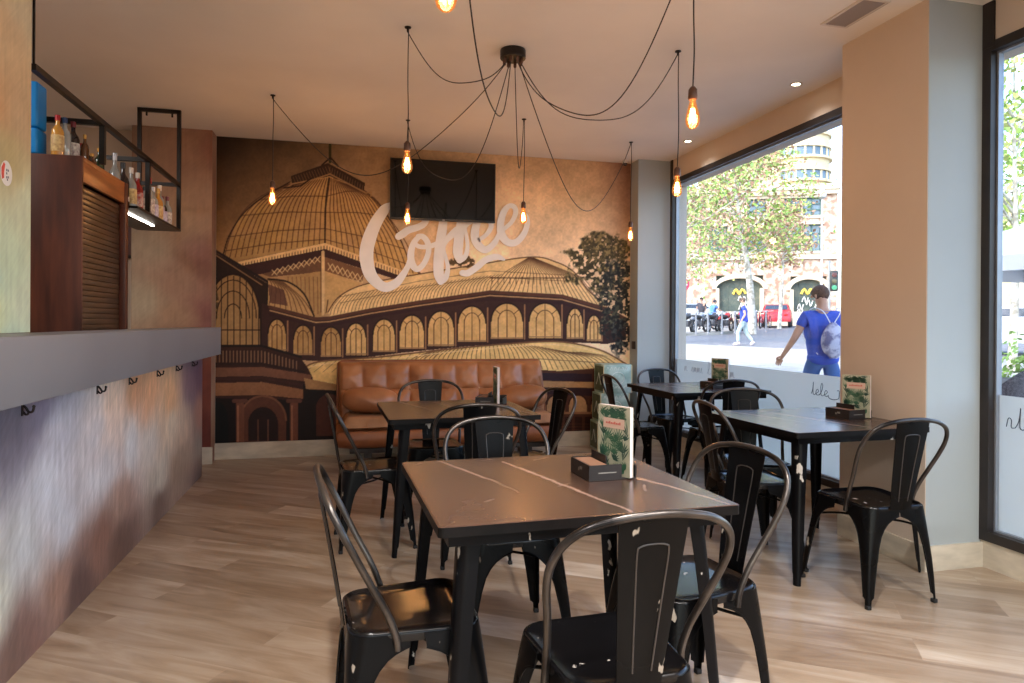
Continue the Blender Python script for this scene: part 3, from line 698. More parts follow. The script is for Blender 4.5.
    # tambour cabinet
    t = thing('tambour_cabinet', 'dark red wooden cabinet with a slatted roller shutter standing on the bar', 'cabinet', (-1.62, 4.33, 1.051))
    M_w = mat('mahogany_wood', (98, 50, 34), .42, col2=(64, 30, 22), vscale=3, stretch=(6,6,.7)); x0, x1 = -.42, .27; y0, y1 = -.37, .38; H = 1.085
    g = G(); g.box(x0, x1-.0, y0, y0+.022, 0, H, bev=.002); g.obj('side_panel', M_w, t)
    g = G(); g.box(x0, x1, y1-.03, y1, 0, H, bev=.002); g.obj('side_panel', M_w, t)
    g = G(); g.box(x0, x0+.02, y0+.022, y1-.03, 0, H); g.obj('back_panel', M_w, t, smooth=False)
    M_f = mat('orange_wood', (176, 106, 56), .38, col2=(132, 74, 38), vscale=4, stretch=(4,.8,6))
    g = G(); g.box(x0+.02, x1, y0+.022, y1-.03, H-.022, H, bev=.002); g.box(x1-.02, x1-.001, y0+.022, y1-.03, H-.13, H-.022, bev=.001); g.obj('top_panel', M_f, t)
    g = G(); n = 30
    for i in range(n):
        z = .02+i*(H-.16)/n; g.box(x1-.045, x1-.03, y0+.023, y1-.031, z, z+(H-.16)/n*.95, bev=.004, seg=2)
    g.box(x1-.050, x1-.045, y0+.022, y1-.03, .001, H-.13)
    g2 = G(); g2.box(x1-.03, x1+.006, y1-.055, y1+.001, 0, H, bev=.003); g2.obj('front_stile', M_w, t)
    sh = g.obj('roller_shutter', mat('shutter_wood', (96, 68, 48), .30, col2=(70, 50, 38), vscale=4, stretch=(4,.8,6)), t)
    g = G(); g.box(x1-.031, x1-.018, .12, .2, .035, .05, bev=.003); g.obj('shutter_pull', M_dark, sh)
    # ---- steel bottle rack hung from the ceiling
    M_k = mat('black_steel', (34, 28, 26), .4, metal=.4, var=.1)
    t = thing('bottle_rack', 'black steel bottle rack hung from the ceiling above the bar', 'shelf', (-1.475, 4.8, 2.0))
    w_ = .0145; xa, xb = .145, -.145
    def bar(g, a, b, r=.014):
        g.box(min(a[0],b[0])-r, max(a[0],b[0])+r, min(a[1],b[1])-r, max(a[1],b[1])+r, min(a[2],b[2])-r, max(a[2],b[2])+r)
    def post(x, y, z1, nm='post'):
        g = G(); bar(g, (x,y,.032 if y > 0 else (.16 if y > -1 else z1-.6)), (x,y,z1-.016)); g.obj(nm, M_k, t, smooth=False)
    for x, y, z in ((xa, 1.15, .966), (xb, 1.15, .966), (xa, .28, .375), (xa, -.6, .375)): post(x, y, z)
    g = G(); g.box(xa-.004, xa+.004, -1.456, -1.448, .39, .979); g.obj('hanging_rod', M_k, t, smooth=False)
    g = G(); bar(g, (xa, -1.45, .375), (xa, 1.13, .375)); g.obj('rail', M_k, t, smooth=False)
    for y, z in ((1.15,.375),(.28,.375),(-.6,.375),(1.15,.963)):
        g = G(); bar(g, (xb, y, z), (xa, y, z))
        if z > .9: g.box(-.1,-.088,y-.006,y+.006,z-.045,z); g.box(.088,.1,y-.006,y+.006,z-.045,z)
        g.obj('crossbar', M_k, t, smooth=False)
    g = G(); g.box(xb-.015, xa+.015, .0, 1.165, .0, .016); g.obj('shelf_board', M_k, t, smooth=False)
    g = G(); g.box(.034, .048, .02, .82, -.008, -.0005)
    led = g.obj('light_strip', mat('led_light', (255, 250, 240), .5, emit=(255, 246, 230), estr=14.0), t, smooth=False)
build_bar()

def bottle_glass(name, c, rough=.06): return mat(name, c, rough, spec=.8, var=.05)
def make_bottle(x, y, z, h, r, body, cap, label=None, lab=(0.2, 0.5), shape='round', text=''):
    t = thing('bottle', text, 'bottle', (x, y, z), 0, GRP)
    neck = r*.36; sh = .60 if shape == 'round' else .68
    pr = [(.0001,0),(r*.92,0),(r,.006),(r,h*sh*.96),(r*.86,h*(sh+.05)),(neck*1.25,h*(sh+.13)),(neck,h*(sh+.17)),(neck,h*.90)]
    g = G(); g.lathe(pr, 18); g.obj('glass_body', body, t)
    g = G(); g.lathe([(neck*.98,h*.86),(neck*1.18,h*.861),(neck*1.2,h*.995),(neck*.9,h),(.0001,h)], 14); g.obj('cap', cap, t)
    if label:
        g = G(); g.lathe([(r+.0012,h*lab[0]),(r+.0016,h*(lab[0]+.005)),(r+.0016,h*(lab[1]-.005)),(r+.0012,h*lab[1])], 24)
        lb = g.obj('paper_label', label, t)
    return t
def build_bottles():
    global GRP
    GRP = 'bottles lined up along the top of the bar cabinet'
    gd = mat('glass_dark', (34, 24, 26), .08, spec=.8); gc = mat('glass_clear', (168, 170, 168), .08, spec=.8, var=.2); gb = mat('glass_brown', (92, 56, 30), .08, spec=.8)
    gr = mat('glass_red', (150, 34, 34), .08, spec=.8); gg = mat('glass_green', (46, 62, 40), .08, spec=.8); gy = mat('glass_amber', (196, 140, 60), .08, spec=.8)
    red = mat('cap_red', (176, 30, 40), .35); blue = mat('cap_blue', (36, 62, 110), .35); mar = mat('cap_maroon', (112, 38, 50), .35); gold = mat('cap_gold', (206, 156, 78), .35, metal=.3)
    blk = mat('cap_black', (28, 26, 28), .35); sil = mat('cap_silver', (186, 188, 196), .3, metal=.4); wht = mat('cap_white', (222, 214, 206), .4)
    lw = mat('label_white', (222, 216, 206), .6, col2=(150, 130, 130), vscale=60); lc = mat('label_cream', (226, 200, 140), .6, col2=(170, 130, 84), vscale=50)
    lr = mat('label_red', (196, 66, 60), .6, col2=(230, 210, 200), vscale=50); lv = mat('label_violet', (150, 134, 176), .6, col2=(214, 206, 220), vscale=50)
    T = 2.137
    for a in [(-1.48,4.005,T,.215,.029,gy,red,lc,(.1,.5),'round','red-capped bottle with cream label beside the bright blue box'),
              (-1.475,4.085,T,.225,.029,gc,blue,None,None,'round','clear blue-capped bottle beside the red-capped one'),
              (-1.47,4.185,T,.232,.030,gd,mar,lw,(.12,.48),'round','dark maroon-capped bottle with white label, tallest on the cabinet'),
              (-1.42,4.205,T,.17,.02,gb,gold,None,None,'round','brown bottle with gold foil neck beside the maroon-capped bottle'),
              (-1.47,4.31,T,.145,.025,gd,red,None,None,'round','short dark bottle with dull red cap on the cabinet'),
              (-1.47,4.39,T,.135,.025,gd,gold,None,None,'round','short dark bottle with gold cap, left of the shortest one'),
              (-1.47,4.465,T,.125,.025,gb,gold,None,None,'round','shortest gold-capped brown bottle on the cabinet'),
              (-1.46,4.555,T,.18,.027,gg,gold,None,None,'round','dark green bottle with gold foil, last on the cabinet')]:
        make_bottle(*a[:8], a[8] or (.2,.5), a[9], a[10])
    GRP = 'spirit bottles on the hanging steel rack'; T = 2.0168
    for a in [(-1.45,4.80,T,.33,.033,gc,sil,lw,(.15,.45),'round','clear silver-capped bottle at the near end of the rack'),
              (-1.44,4.93,T,.30,.036,gd,blk,lw,(.15,.25),'round','black bottle with black cap on the hanging rack'),
              (-1.42,5.03,T,.29,.034,gc,wht,lc,(.15,.5),'round','clear bottle with cream cap between black and red bottles'),
              (-1.41,5.14,T,.28,.034,gr,wht,lr,(.15,.5),'round','red bottle with white cap on the hanging rack'),
              (-1.43,5.21,T,.25,.034,gr,red,lr,(.15,.5),'round','smaller all-red bottle behind the white-capped red one'),
              (-1.41,5.33,T,.22,.042,gc,blk,lw,(.15,.6),'sq','squat clear bottle with pale label on the rack'),
              (-1.42,5.46,T,.31,.036,gc,red,lw,(.12,.5),'round','clear bottle with red cap and white label on the rack'),
              (-1.42,5.56,T,.26,.036,gc,sil,lv,(.12,.5),'round','clear bottle with violet label beside the middle post'),
              (-1.41,5.66,T,.27,.034,gy,gold,lc,(.12,.5),'round','amber bottle with gold cap just past the middle post'),
              (-1.42,5.74,T,.31,.035,gc,wht,lv,(.12,.45),'round','tall clear bottle with white cap near the rack end'),
              (-1.42,5.82,T,.24,.035,gd,mar,lv,(.12,.5),'round','dark bottle with violet label near the rack end'),
              (-1.40,5.89,T,.25,.033,gc,mar,lw,(.12,.5),'round','last clear bottle at the far end of the hanging rack')]:
        make_bottle(*a[:8], a[8] or (.2,.5), a[9], a[10])
    t = thing('storage_box', 'bright blue storage box on top of the red wooden cabinet', 'box', (-1.665, 4.03, 2.137))
    M_b = mat('blue_plastic', (0, 132, 214), .45, var=.03)
    g = G(); g.box(-.17, .105, -.06, .06, 0, .135, bev=.012, seg=3); g.obj('box_body', M_b, t)
    g = G(); g.box(-.17, .105, -.06, .06, 0.139, .375, bev=.012, seg=3); g.obj('box_lid', M_b, t)
build_bottles()

# ------------------------------------------------------------------ metal furniture
M_blk = None
def worn_black(name, base=(7, 7, 8), chip=(150, 140, 128), rough=.27, amt=.70, sc=11.0, metal=0):
    m = bpy.data.materials.new(name); m.use_nodes = True; n = m.node_tree; L = n.links; b = n.nodes['Principled BSDF']
    tc = n.nodes.new('ShaderNodeTexCoord'); nz = n.nodes.new('ShaderNodeTexNoise'); nz.inputs['Scale'].default_value = sc; nz.inputs['Detail'].default_value = 4; nz.inputs['Roughness'].default_value = .5
    mp = n.nodes.new('ShaderNodeMapping'); mp.inputs['Scale'].default_value = (1.6, 1.6, .8)
    oi = n.nodes.new('ShaderNodeObjectInfo'); vm = n.nodes.new('ShaderNodeVectorMath'); vm.operation = 'MULTIPLY_ADD'; vm.inputs[1].default_value = (37, 53, 71)
    L.new(oi.outputs['Random'], vm.inputs[0]); L.new(tc.outputs['Object'], vm.inputs[2]); L.new(vm.outputs[0], mp.inputs['Vector']); L.new(mp.outputs[0], nz.inputs['Vector'])
    rp = n.nodes.new('ShaderNodeValToRGB'); e = rp.color_ramp.elements; e[0].position = amt; e[0].color = (0,0,0,1); e[1].position = amt+.02; e[1].color = (1,1,1,1)
    L.new(nz.outputs['Fac'], rp.inputs['Fac'])
    n2 = n.nodes.new('ShaderNodeTexNoise'); n2.inputs['Scale'].default_value = 3; L.new(tc.outputs['Object'], n2.inputs['Vector'])
    r2 = n.nodes.new('ShaderNodeValToRGB'); e = r2.color_ramp.elements; e[0].position = .35; e[0].color = rgba(base); e[1].position = .7; e[1].color = rgba(tuple(v*1.4+3 for v in base))
    L.new(n2.outputs['Fac'], r2.inputs['Fac'])
    mx = n.nodes.new('ShaderNodeMix'); mx.data_type = 'RGBA'; mx.inputs['B'].default_value = rgba(chip)
    L.new(rp.outputs['Color'], mx.inputs['Factor']); L.new(r2.outputs['Color'], mx.inputs['A']); L.new(mx.outputs['Result'], b.inputs['Base Color'])
    mr = n.nodes.new('ShaderNodeMapRange'); mr.inputs['To Min'].default_value = rough-.08; mr.inputs['To Max'].default_value = rough+.14; L.new(n2.outputs['Fac'], mr.inputs['Value'])
    L.new(mr.outputs[0], b.inputs['Roughness']); b.inputs['Metallic'].default_value = metal; b.inputs['Specular IOR Level'].default_value = .12 if 'seat' not in name else .35
    return m
M_blk = worn_black('black_painted_metal', amt=.70)
M_seat = worn_black('black_seat_metal', (11, 10, 11), (168, 160, 150), .18, .69, 15.0)
M_tube = mat('worn_steel_tube', (92, 86, 82), .28, metal=.8, col2=(30, 27, 27), vscale=5, contrast=(.4,.62))
M_rub = mat('rubber_foot', (16, 16, 17), .7)

def leg_shell(g, tops, prof, cx, cy, fx, fy, sx, sy, ztop, th=.0028, rc0=.045, rc1=.014):
    """folded sheet leg: L-shaped section, flange width from prof [(z, w)], corner moves from (cx,cy) at ztop to (fx,fy) at 0"""
    rings = []
    for z, wd in prof:
        t = max(0, 1-z/ztop); t2 = t**.85; x = cx+(fx-cx)*t2; y = cy+(fy-cy)*t2; rc = rc0+(rc1-rc0)*min(1, t*1.6); rc = min(rc, wd*.8)
        def sec(o):
            pts = []
            for k in range(3): pts.append((x-wd+(wd-rc)*k/3, y-o))
            for k in range(6): a = PI/2-PI/2*k/5; pts.append((x-rc+(rc-o)*math.cos(a), y-rc+(rc-o)*math.sin(a)))
            for k in range(1, 4): pts.append((x-o, y-rc-(wd-rc)*k/3))
            return pts
        rings.append([(px*sx, py*sy, z) for px, py in sec(0)]+[(px*sx, py*sy, z) for px, py in sec(th)][::-1])
    n = len(rings[0]); vs = [p for r in rings for p in r]; fs = []
    for i in range(len(rings)-1):
        for k in range(n): fs.append((i*n+k, i*n+(k+1) % n, (i+1)*n+(k+1) % n, (i+1)*n+k))
    fs.append(tuple(range(n))); fs.append(tuple((len(rings)-1)*n+k for k in range(n)))
    g.add(vs, fs)

def rrect(hw0, hw1, y0, y1, r, n=6):
    """rounded trapezoid outline: half width hw0 at y0 (rear), hw1 at y1 (front)"""
    out = []
    for (sx, yy, hw, a0) in ((1, y1, hw1, 90), (1, y0, hw0, 0), (-1, y0, hw0, -90), (-1, y1, hw1, 180)):
        cy = yy-r if yy == y1 else yy+r
        for k in range(n+1):
            a = math.radians(a0-90*k/n); out.append((sx*(hw-r)+r*math.cos(a), cy+r*math.sin(a)))
    return out

def make_chair():
    t = thing('metal_chair', '', 'chair', (0,0,0), 0, 'black metal cafe chairs around the tables')
    SZ = .45
    # seat: pressed pan with rolled rim
    g = G(); rings = []
    for ins, z in ((.001,-.030),(0,-.012),(.001,-.004),(.006,0),(.012,-.001),(.018,-.006),(.06,-.008),(.11,-.0095),(.15,-.010)):
        k = 1-ins/.18; o = rrect(.162*k, .182*k, -.182*k, .182*k, .062*k+.002)
        rings.append([(x, y, SZ+z+(.004*(y/.18)*(1 if ins > .01 else 0))) for x, y in o])
    n = len(rings[0]); vs = [p for r in rings for p in r]; fs = [(i*n+k, i*n+(k+1) % n, (i+1)*n+(k+1) % n, (i+1)*n+k) for i in range(len(rings)-1) for k in range(n)]
    fs.append(tuple((len(rings)-1)*n+k for k in range(n))); g.add(vs, fs)
    g.obj('seat', M_seat, t, angle=50)
    # skirt-and-leg panels
    prof = [(0,.018),(.04,.020),(.05,.030),(.12,.037),(.20,.046),(.27,.056),(.32,.068),(.35,.083),(.375,.104),(.39,.126),(.40,.150),(.405,.164),(.442,.164)]
    for sx in (1, -1):
        for sy in (1, -1):
            g = G()
            cx, cy = (.181, .1805) if sy > 0 else (.1645, .1805); fx, fy = (.222, .222) if sy > 0 else (.190, .205)
            leg_shell(g, None, prof, cx, cy, fx, fy, sx, sy, .445, rc0=.06)
            e = []
            for z, wd in prof[2:-1]:
                tt = (1-z/.445)**.85; e.append(((cx+(fx-cx)*tt-wd)*sx, (cy+(fy-cy)*tt-.0015)*sy, z))
            g.tube(e, .0032, 6)
            e = []
            for z, wd in prof[2:-1]:
                tt = (1-z/.445)**.85; e.append(((cx+(fx-cx)*tt-.0015)*sx, (cy+(fy-cy)*tt-wd)*sy, z))
            g.tube(e, .0032, 6)
            lg = g.obj('leg', M_blk, t, angle=45)
            g = G(); g.box(fx*sx-(.021 if sx > 0 else .001), fx*sx+(.001 if sx > 0 else .021), fy*sy-(.021 if sy > 0 else .001), fy*sy+(.001 if sy > 0 else .021), 0, .018, bev=.003)
            g.obj('rubber_foot', M_rub, lg)
    # crossed stretchers under the seat
    for s in (1, -1):
        g = G(); g.tube(crom([(-.163*s,-.170,.335),(-.09*s,-.09,.352),(0,0,.358+.009*s),(.09*s,.09,.352),(.165*s,.170,.335)], 5), .0055, 8); g.obj('stretcher', M_blk, t)
    # hoop
    half = [(.186,-.055,.408),(.186,-.062,.45),(.192,-.090,.52),(.207,-.132,.60),(.224,-.172,.68),(.227,-.205,.745),(.205,-.232,.80),(.155,-.248,.835),(.08,-.257,.852),(0,-.26,.857)]
    pts = half+[(-x, y, z) for x, y, z in half[::-1][1:]]
    g = G(); g.tube(crom(pts, 6), .0098, 12); g.obj('back_hoop', M_tube, t, angle=80)
    # splat
    def sp(u, v):
        wd = .057+.031*v; x = (u*2-1)*wd; y = -.184-.020*math.sin(PI*.5*v)-.050*v**1.4; z = .436+.414*v
        return (x, y+.012*(1-(u*2-1)**2)*(-1)*.6, z)
    g = G(); nu, nv = 8, 14
    fr = [sp(i/nu, j/nv) for j in range(nv+1) for i in range(nu+1)]; bk = [(x, y-.003, z) for x, y, z in fr]
    N = len(fr); fs = []
    for j in range(nv):
        for i in range(nu):
            a = j*(nu+1)+i; fs.append((a, a+1, a+nu+2, a+nu+1)); fs.append((N+a, N+a+nu+1, N+a+nu+2, N+a+1))
    for j in range(nv):
        a = j*(nu+1); fs.append((a, a+nu+1, N+a+nu+1, N+a)); a += nu; fs.append((a, N+a, N+a+nu+1, a+nu+1))
    for i in range(nu): fs.append((i, N+i, N+i+1, i+1)); a = nv*(nu+1)+i; fs.append((a, a+1, N+a+1, N+a))
    g.add(fr+bk, fs)
    spl = g.obj('back_splat', M_blk, t, angle=50)
    g = G(); e = []
    for u, v in [(.30,.10),(.27,.55),(.26,.80),(.31,.845),(.5,.855),(.69,.845),(.74,.80),(.73,.55),(.70,.10)]: e.append(sp(u, v))
    e = crom(e, 4)
    g.tube([(x, y+.0005, z) for x, y, z in e], .0022, 6); g.tube([(x, y-.0035, z) for x, y, z in e], .0022, 6)
    g.obj('pressed_groove', mat('groove_edge', (70, 66, 64), .3, metal=.5), spl)
    return t

CH = [
 (2.46, 2.76, 0, 'black metal chair facing the window-side table, in front of the tan pillar'),
 (.178, 2.00, -86, 'black metal chair at the left side of the front table, nearest the bar'),
 (.652, 1.635, 3, 'black metal chair nearest the viewer, its scratched back towards us'),
 (1.09, 2.03, 99, 'black metal chair at the right end of the front table, facing left'),
 (.638, 2.68, 180, 'black metal chair tucked in on the far side of the front table'),
 (.665, 3.67, 0, 'black metal chair with its back to us at the table before the sofa'),
 (.15, 4.03, -85, 'black metal chair at the left side of the table before the sofa'),
 (.585, 4.64, 180, 'black metal chair between the sofa and its table, facing us'),
 (1.08, 4.06, 103, 'black metal chair at the right end of the table before the sofa'),
 (2.13, 3.27, -97, 'black metal chair at the left end of the window-side table by the pillar'),
 (2.43, 3.665, 162, 'black metal chair on the far side of the pillar table, facing us'),
 (2.84, 4.775, -5, 'black metal chair with its back to us at the far corner window table'),
 (2.315, 5.15, -91, 'black metal chair left of the far corner table, beside the green boxes'),
 (2.83, 5.52, 190, 'black metal chair behind the far corner table, against the white corner'),
]
chair = make_chair()
for i, (x, y, a, lb) in enumerate(CH):
    if i == 0: chair.location = (x, y, 0); chair.rotation_euler.z = math.radians(a); chair['label'] = lb
    else: dup(chair, (x, y, 0), math.radians(a), lb)

# ------------------------------------------------------------------ tables
TW, TD, TH = .86, .83, .755
def tabletop_mesh(parent):
    n = 190; r = .014; xs = np.linspace(-TW/2, TW/2, n+1); ys = np.linspace(-TD/2, TD/2, n+1); X, Y = np.meshgrid(xs, ys)
    # squeeze the grid corners onto a rounded outline
    ox = np.clip(np.abs(X)-(TW/2-r), 0, None); oy = np.clip(np.abs(Y)-(TD/2-r), 0, None); m = np.maximum(ox, oy); h = np.hypot(ox, oy)+1e-9
    k = np.where((ox > 0) & (oy > 0), m/h, 1); X2 = np.sign(X)*(np.clip(np.abs(X), 0, TW/2-r)+ox*k); Y2 = np.sign(Y)*(np.clip(np.abs(Y), 0, TD/2-r)+oy*k)
    v = np.zeros_like(X)
    def seg(p, q, wd, a=1.0, wob=.006):
        nonlocal v
        dx, dy = q[0]-p[0], q[1]-p[1]; t = np.clip(((X-p[0])*dx+(Y-p[1])*dy)/(dx*dx+dy*dy), 0, 1)
        jig = wob*(fbm(X*30+p[0]*9, Y*30, 3)-.5)*2
        d = np.abs((X-p[0]-t*dx)*dy-(Y-p[1]-t*dy)*dx)/math.hypot(dx, dy)+0*jig
        d = np.hypot(X-p[0]-t*dx+jig, Y-p[1]-t*dy+jig); br = .5+.8*fbm(X*14, Y*14, 8)
        v = np.maximum(v, np.clip((wd*(.6+.5*np.sin(PI*np.clip(t,.05,.95)))-d)/.003+.5, 0, 1)*a*np.clip(br, 0, 1))
    seg((-.30,.415), (-.17,.02), .0055); seg((-.17,.02), (-.14,-.12), .003, .6)
    seg((-.07,.33), (.10,-.40), .006); seg((.22,.20), (.36,-.24), .0065); seg((.36,-.24), (.40,-.40), .004, .7)
    for p, q in [((-.14,.37),(-.09,.385)),((.05,.33),(.12,.37)),((-.38,.36),(-.36,.38)),((.0,-.08),(.05,-.05)),((.24,-.20),(.27,-.13)),((.30,.30),(.34,.36)),((-.26,-.2),(-.22,-.17))]: seg(p, q, .003, .8)
    z = np.full_like(X, TH); edge = (np.abs(X) > TW/2-1e-6) | (np.abs(Y) > TD/2-1e-6); z[edge] -= .0015
    N = (n+1)**2; me = bpy.data.meshes.new('tabletop'); co = np.stack([X2, Y2, z], -1).reshape(-1, 3)
    idx = np.arange(N).reshape(n+1, n+1); q = np.stack([idx[:-1,:-1], idx[:-1,1:], idx[1:,1:], idx[1:,:-1]], -1).reshape(-1, 4)
    loop = np.concatenate([idx[0,:-1], idx[:-1,-1], idx[-1,:0:-1], idx[:0:-1,0]]); M = len(loop); c1 = co[loop].copy(); c1[:,2] = TH-.028
    co = np.concatenate([co, c1]); qs = [(loop[i], N+i, N+(i+1) % M, loop[(i+1) % M]) for i in range(M)]
    bot = [list(range(N, N+M))[::-1]]
    me.from_pydata(co.tolist(), [], q.tolist()+[tuple(int(a) for a in f) for f in qs]+bot)
    at = me.color_attributes.new('vein', 'FLOAT_COLOR', 'POINT'); vv = np.concatenate([v.ravel(), np.zeros(M)])
    at.data.foreach_set('color', np.stack([vv, vv, vv, np.ones_like(vv)], 1).astype(np.float32).ravel())
    m = bpy.data.materials.new('dark_veined_top'); m.use_nodes = True; nn = m.node_tree; L = nn.links; b = nn.nodes['Principled BSDF']
    a = nn.nodes.new('ShaderNodeVertexColor'); a.layer_name = 'vein'; tc = nn.nodes.new('ShaderNodeTexCoord'); nz = nn.nodes.new('ShaderNodeTexNoise'); nz.inputs['Scale'].default_value = 5; nz.inputs['Detail'].default_value = 5
    L.new(tc.outputs['Object'], nz.inputs['Vector']); rp = nn.nodes.new('ShaderNodeValToRGB'); e = rp.color_ramp.elements; e[0].position = .3; e[1].position = .7
    e[0].color = rgba((54, 38, 31)); e[1].color = rgba((70, 50, 41)); L.new(nz.outputs['Fac'], rp.inputs['Fac'])
    mx = nn.nodes.new('ShaderNodeMix'); mx.data_type = 'RGBA'; mx.inputs['B'].default_value = rgba((150, 122, 108)); L.new(a.outputs['Color'], mx.inputs['Factor']); L.new(rp.outputs['Color'], mx.inputs['A'])
    L.new(mx.outputs['Result'], b.inputs['Base Color']); b.inputs['Roughness'].default_value = .26; b.inputs['Specular IOR Level'].default_value = .8; b.inputs['Coat Weight'].default_value = .25; b.inputs['Coat Roughness'].default_value = .3
    me.materials.append(m); me.materials.append(mat('table_edge', (16, 13, 13), .45, var=.2, vscale=20, col2=(9, 8, 8), spec=.15))
    mi = np.zeros(len(me.polygons), np.int32); mi[n*n:] = 1; me.polygons.foreach_set('material_index', mi); me.update()
    o = bpy.data.objects.new('tabletop', me); COL.objects.link(o); o.parent = parent
    return o
M_tleg = worn_black('black_table_leg', (7, 7, 9), (176, 170, 162), .32, .665, 12.0)
def make_table():
    t = thing('square_table', '', 'table', (0,0,0), 0, 'square dark cafe tables')
    tabletop_mesh(t)
    g = G(); a, b = TW/2-.03, TD/2-.03; z0, z1 = TH-.062, TH-.0285
    g.box(-a,a,b-.018,b,z0,z1); g.box(-a,a,-b,-b+.018,z0,z1); g.box(-a,-a+.018,-b+.018,b-.018,z0,z1); g.box(a-.018,a,-b+.018,b-.018,z0,z1)
    g.obj('apron', M_tleg, t, smooth=False)
    prof = [(0,.026),(.05,.028),(.06,.033),(.2,.040),(.4,.046),(.6,.053),(.69,.057),(TH-.0288,.058)]
    for sx in (1, -1):
        for sy in (1, -1):
            g = G(); leg_shell(g, None, prof, a-.040, b-.040, a+.008, b+.008, sx, sy, .72, th=.0035, rc0=.03, rc1=.02)
            g.obj('leg', M_tleg, t, angle=45)
            
    return t
TB = [(.657, 2.150, 2, 'front square table with veined dark top, nearest the viewer'),
      (.635, 4.10, 2, 'square table standing before the brown leather sofa'),
      (2.505, 3.27, 2, 'square dark table with chairs around it beside the tan pillar'),
      (2.815, 5.09, 2, 'square dark table in the far corner beside the big window')]
tab = make_table()
for i, (x, y, a, lb) in enumerate(TB):
    if i == 0: tab.location = (x, y, 0); tab.rotation_euler.z = math.radians(a); tab['label'] = lb
    else:
        o_ = dup(tab, (x, y, 0), math.radians(a), lb)
        if i == 2: o_.scale = (.945, 1, 1)
tab.scale = (1.03, 1.01, 1)

# ------------------------------------------------------------------ napkin boxes and menus
def make_caddy():
    t = thing('napkin_caddy', '', 'napkin holder', (0,0,0), 0, 'black napkin holders on the tables')
    M = mat('caddy_black', (34, 30, 30), .4, var=.1); w_, d, h, k = .088, .082, .052, .005
    g = G(); g.box(-w_,.03,-d,-d+k,0,h); g.box(-w_,w_,d-k,d,0,h); g.box(-w_,-w_+k,-d+k,d-k,0,h); g.box(w_-k,w_,-d+k,d-k,0,h*.85); g.box(-w_+k,w_-k,-d+k,d-k,0,.004)
    g.box(-.012,-.008,-.045,d-k,.004,.075)
    o = g.obj('tray', M, t, smooth=False)
    g = G()
    g.box(-.055,.01,-d-.0006,-d,.024,.0275); g.box(-w_-.0006,-w_,-.02,.0,.026,.036); g.box(-w_-.0006,-w_,.004,.012,.02,.03)
    g.obj('printed_mark', mat('caddy_print', (124, 120, 114), .6), o, smooth=False)
    g = G()
    for i in range(11):
        random.seed(i); a = random.uniform(-.0012, .0012); g.box(-w_+k+.004+a, -.018+a, -d+k+.005, d-k-.005, .0045+i*.0042, .0045+i*.0042+.0038, bev=.0012, seg=1)
    g.obj('napkin_stack', mat('kraft_napkin', (128, 92, 70), .8, var=.05), t)
    return t
def make_menu():
    t = thing('menu_booklet', '', 'menu', (0,0,0), 0, 'menus standing in the napkin holders')
    # pages stand in the YZ plane: thickness along X, cover print on the -X side
    g = G(); g.box(-.005, .009, -.0745, .0745, 0, .235, bev=.001, seg=1); g.obj('pages', mat('menu_pages', (222, 206, 206), .6, var=.04), t)
    g = G(); g.box(-.0062, -.0052, -.0755, .0755, -.0005, .2355); g.box(.0092, .0102, -.0755, .0755, -.0005, .2355)
    cv = g.obj('cover', mat('menu_cover', (188, 178, 156), .5, col2=(140, 148, 124), vscale=14), t, smooth=False)
    random.seed(4)
    def leaf(g, y, z, L_, a, sgn):
        n = 7; pts = []
        x = -.0064 if sgn < 0 else .0104
        for i in range(n):
            s = -.5+i/(n-1); aa = a+s*2.0; l = L_*(1-.5*abs(s)); dy, dz = math.sin(aa), math.cos(aa); py, pz = dz, -dy; wv = .0029
            tip = (y+dy*l, z+dz*l)
            if abs(tip[0]) > .074 or not (.001 < tip[1] < .234): continue
            vs = [(x, y, z), (x, y+dy*l*.5+py*wv, z+dz*l*.5+pz*wv), (x, *tip), (x, y+dy*l*.5-py*wv, z+dz*l*.5-pz*wv)]
            if any(abs(v[1]) > .074 or not (.001 < v[2] < .234) for v in vs): continue
            g.add(vs, [(0,1,2,3)])
    g = G(); g2 = G()
    for sgn in (-1, 1):
        for k in range(50): leaf(g if k % 3 else g2, random.uniform(-.066,.066), random.choice([random.uniform(.0,.12), random.uniform(.19,.23), random.uniform(.0,.2)]), random.uniform(.03,.06), random.uniform(-1.2,1.2), sgn)
    g.obj('leaf_print', mat('leaf_green', (58, 102, 76), .5, var=.2), cv, smooth=False, weld=False); g2.obj('leaf_print', mat('leaf_dark', (34, 66, 56), .5), cv, smooth=False, weld=False)
    g = G(); g.box(-.0071,-.0066,-.05,.05,.158,.192); g.box(.0105,.0110,-.05,.05,.158,.192); g.obj('title_panel', mat('panel_pink', (200, 168, 150), .5), cv, smooth=False)
    g = G()
    for i in range(9):
        y = -.032+i*.008; g.box(-.0076,-.0072,y,y+.0055,.172,.178 if i % 3 else .181); g.box(.0111,.0115,y,y+.0055,.172,.178 if i % 3 else .181)
    g.obj('title_print', mat('title_red', (190, 84, 78), .5), cv, smooth=False)
    return t
caddy = make_caddy(); menu = make_menu()
ZT = TH+.001
def place_set(first, x, y, a, lc, lm):
    r = math.radians(a); mx, my = .034, -.020; px, py = x+mx*math.cos(r)-my*math.sin(r), y+mx*math.sin(r)+my*math.cos(r); rm = r+math.radians(20)
    if first:
        caddy.location = (x, y, ZT); caddy.rotation_euler.z = r; caddy['label'] = lc; menu.location = (px, py, ZT+.005); menu.rotation_euler.z = rm; menu['label'] = lm
    else:
        dup(caddy, (x, y, ZT), r, lc); dup(menu, (px, py, ZT+.005), rm, lm)
place_set(True, .862, 2.19, 3, 'black napkin holder on the front table', 'leafy green menu standing on the front table')
place_set(False, .90, 4.24, -22, 'black napkin holder on the table before the sofa', 'menu seen nearly edge-on on the table before the sofa')
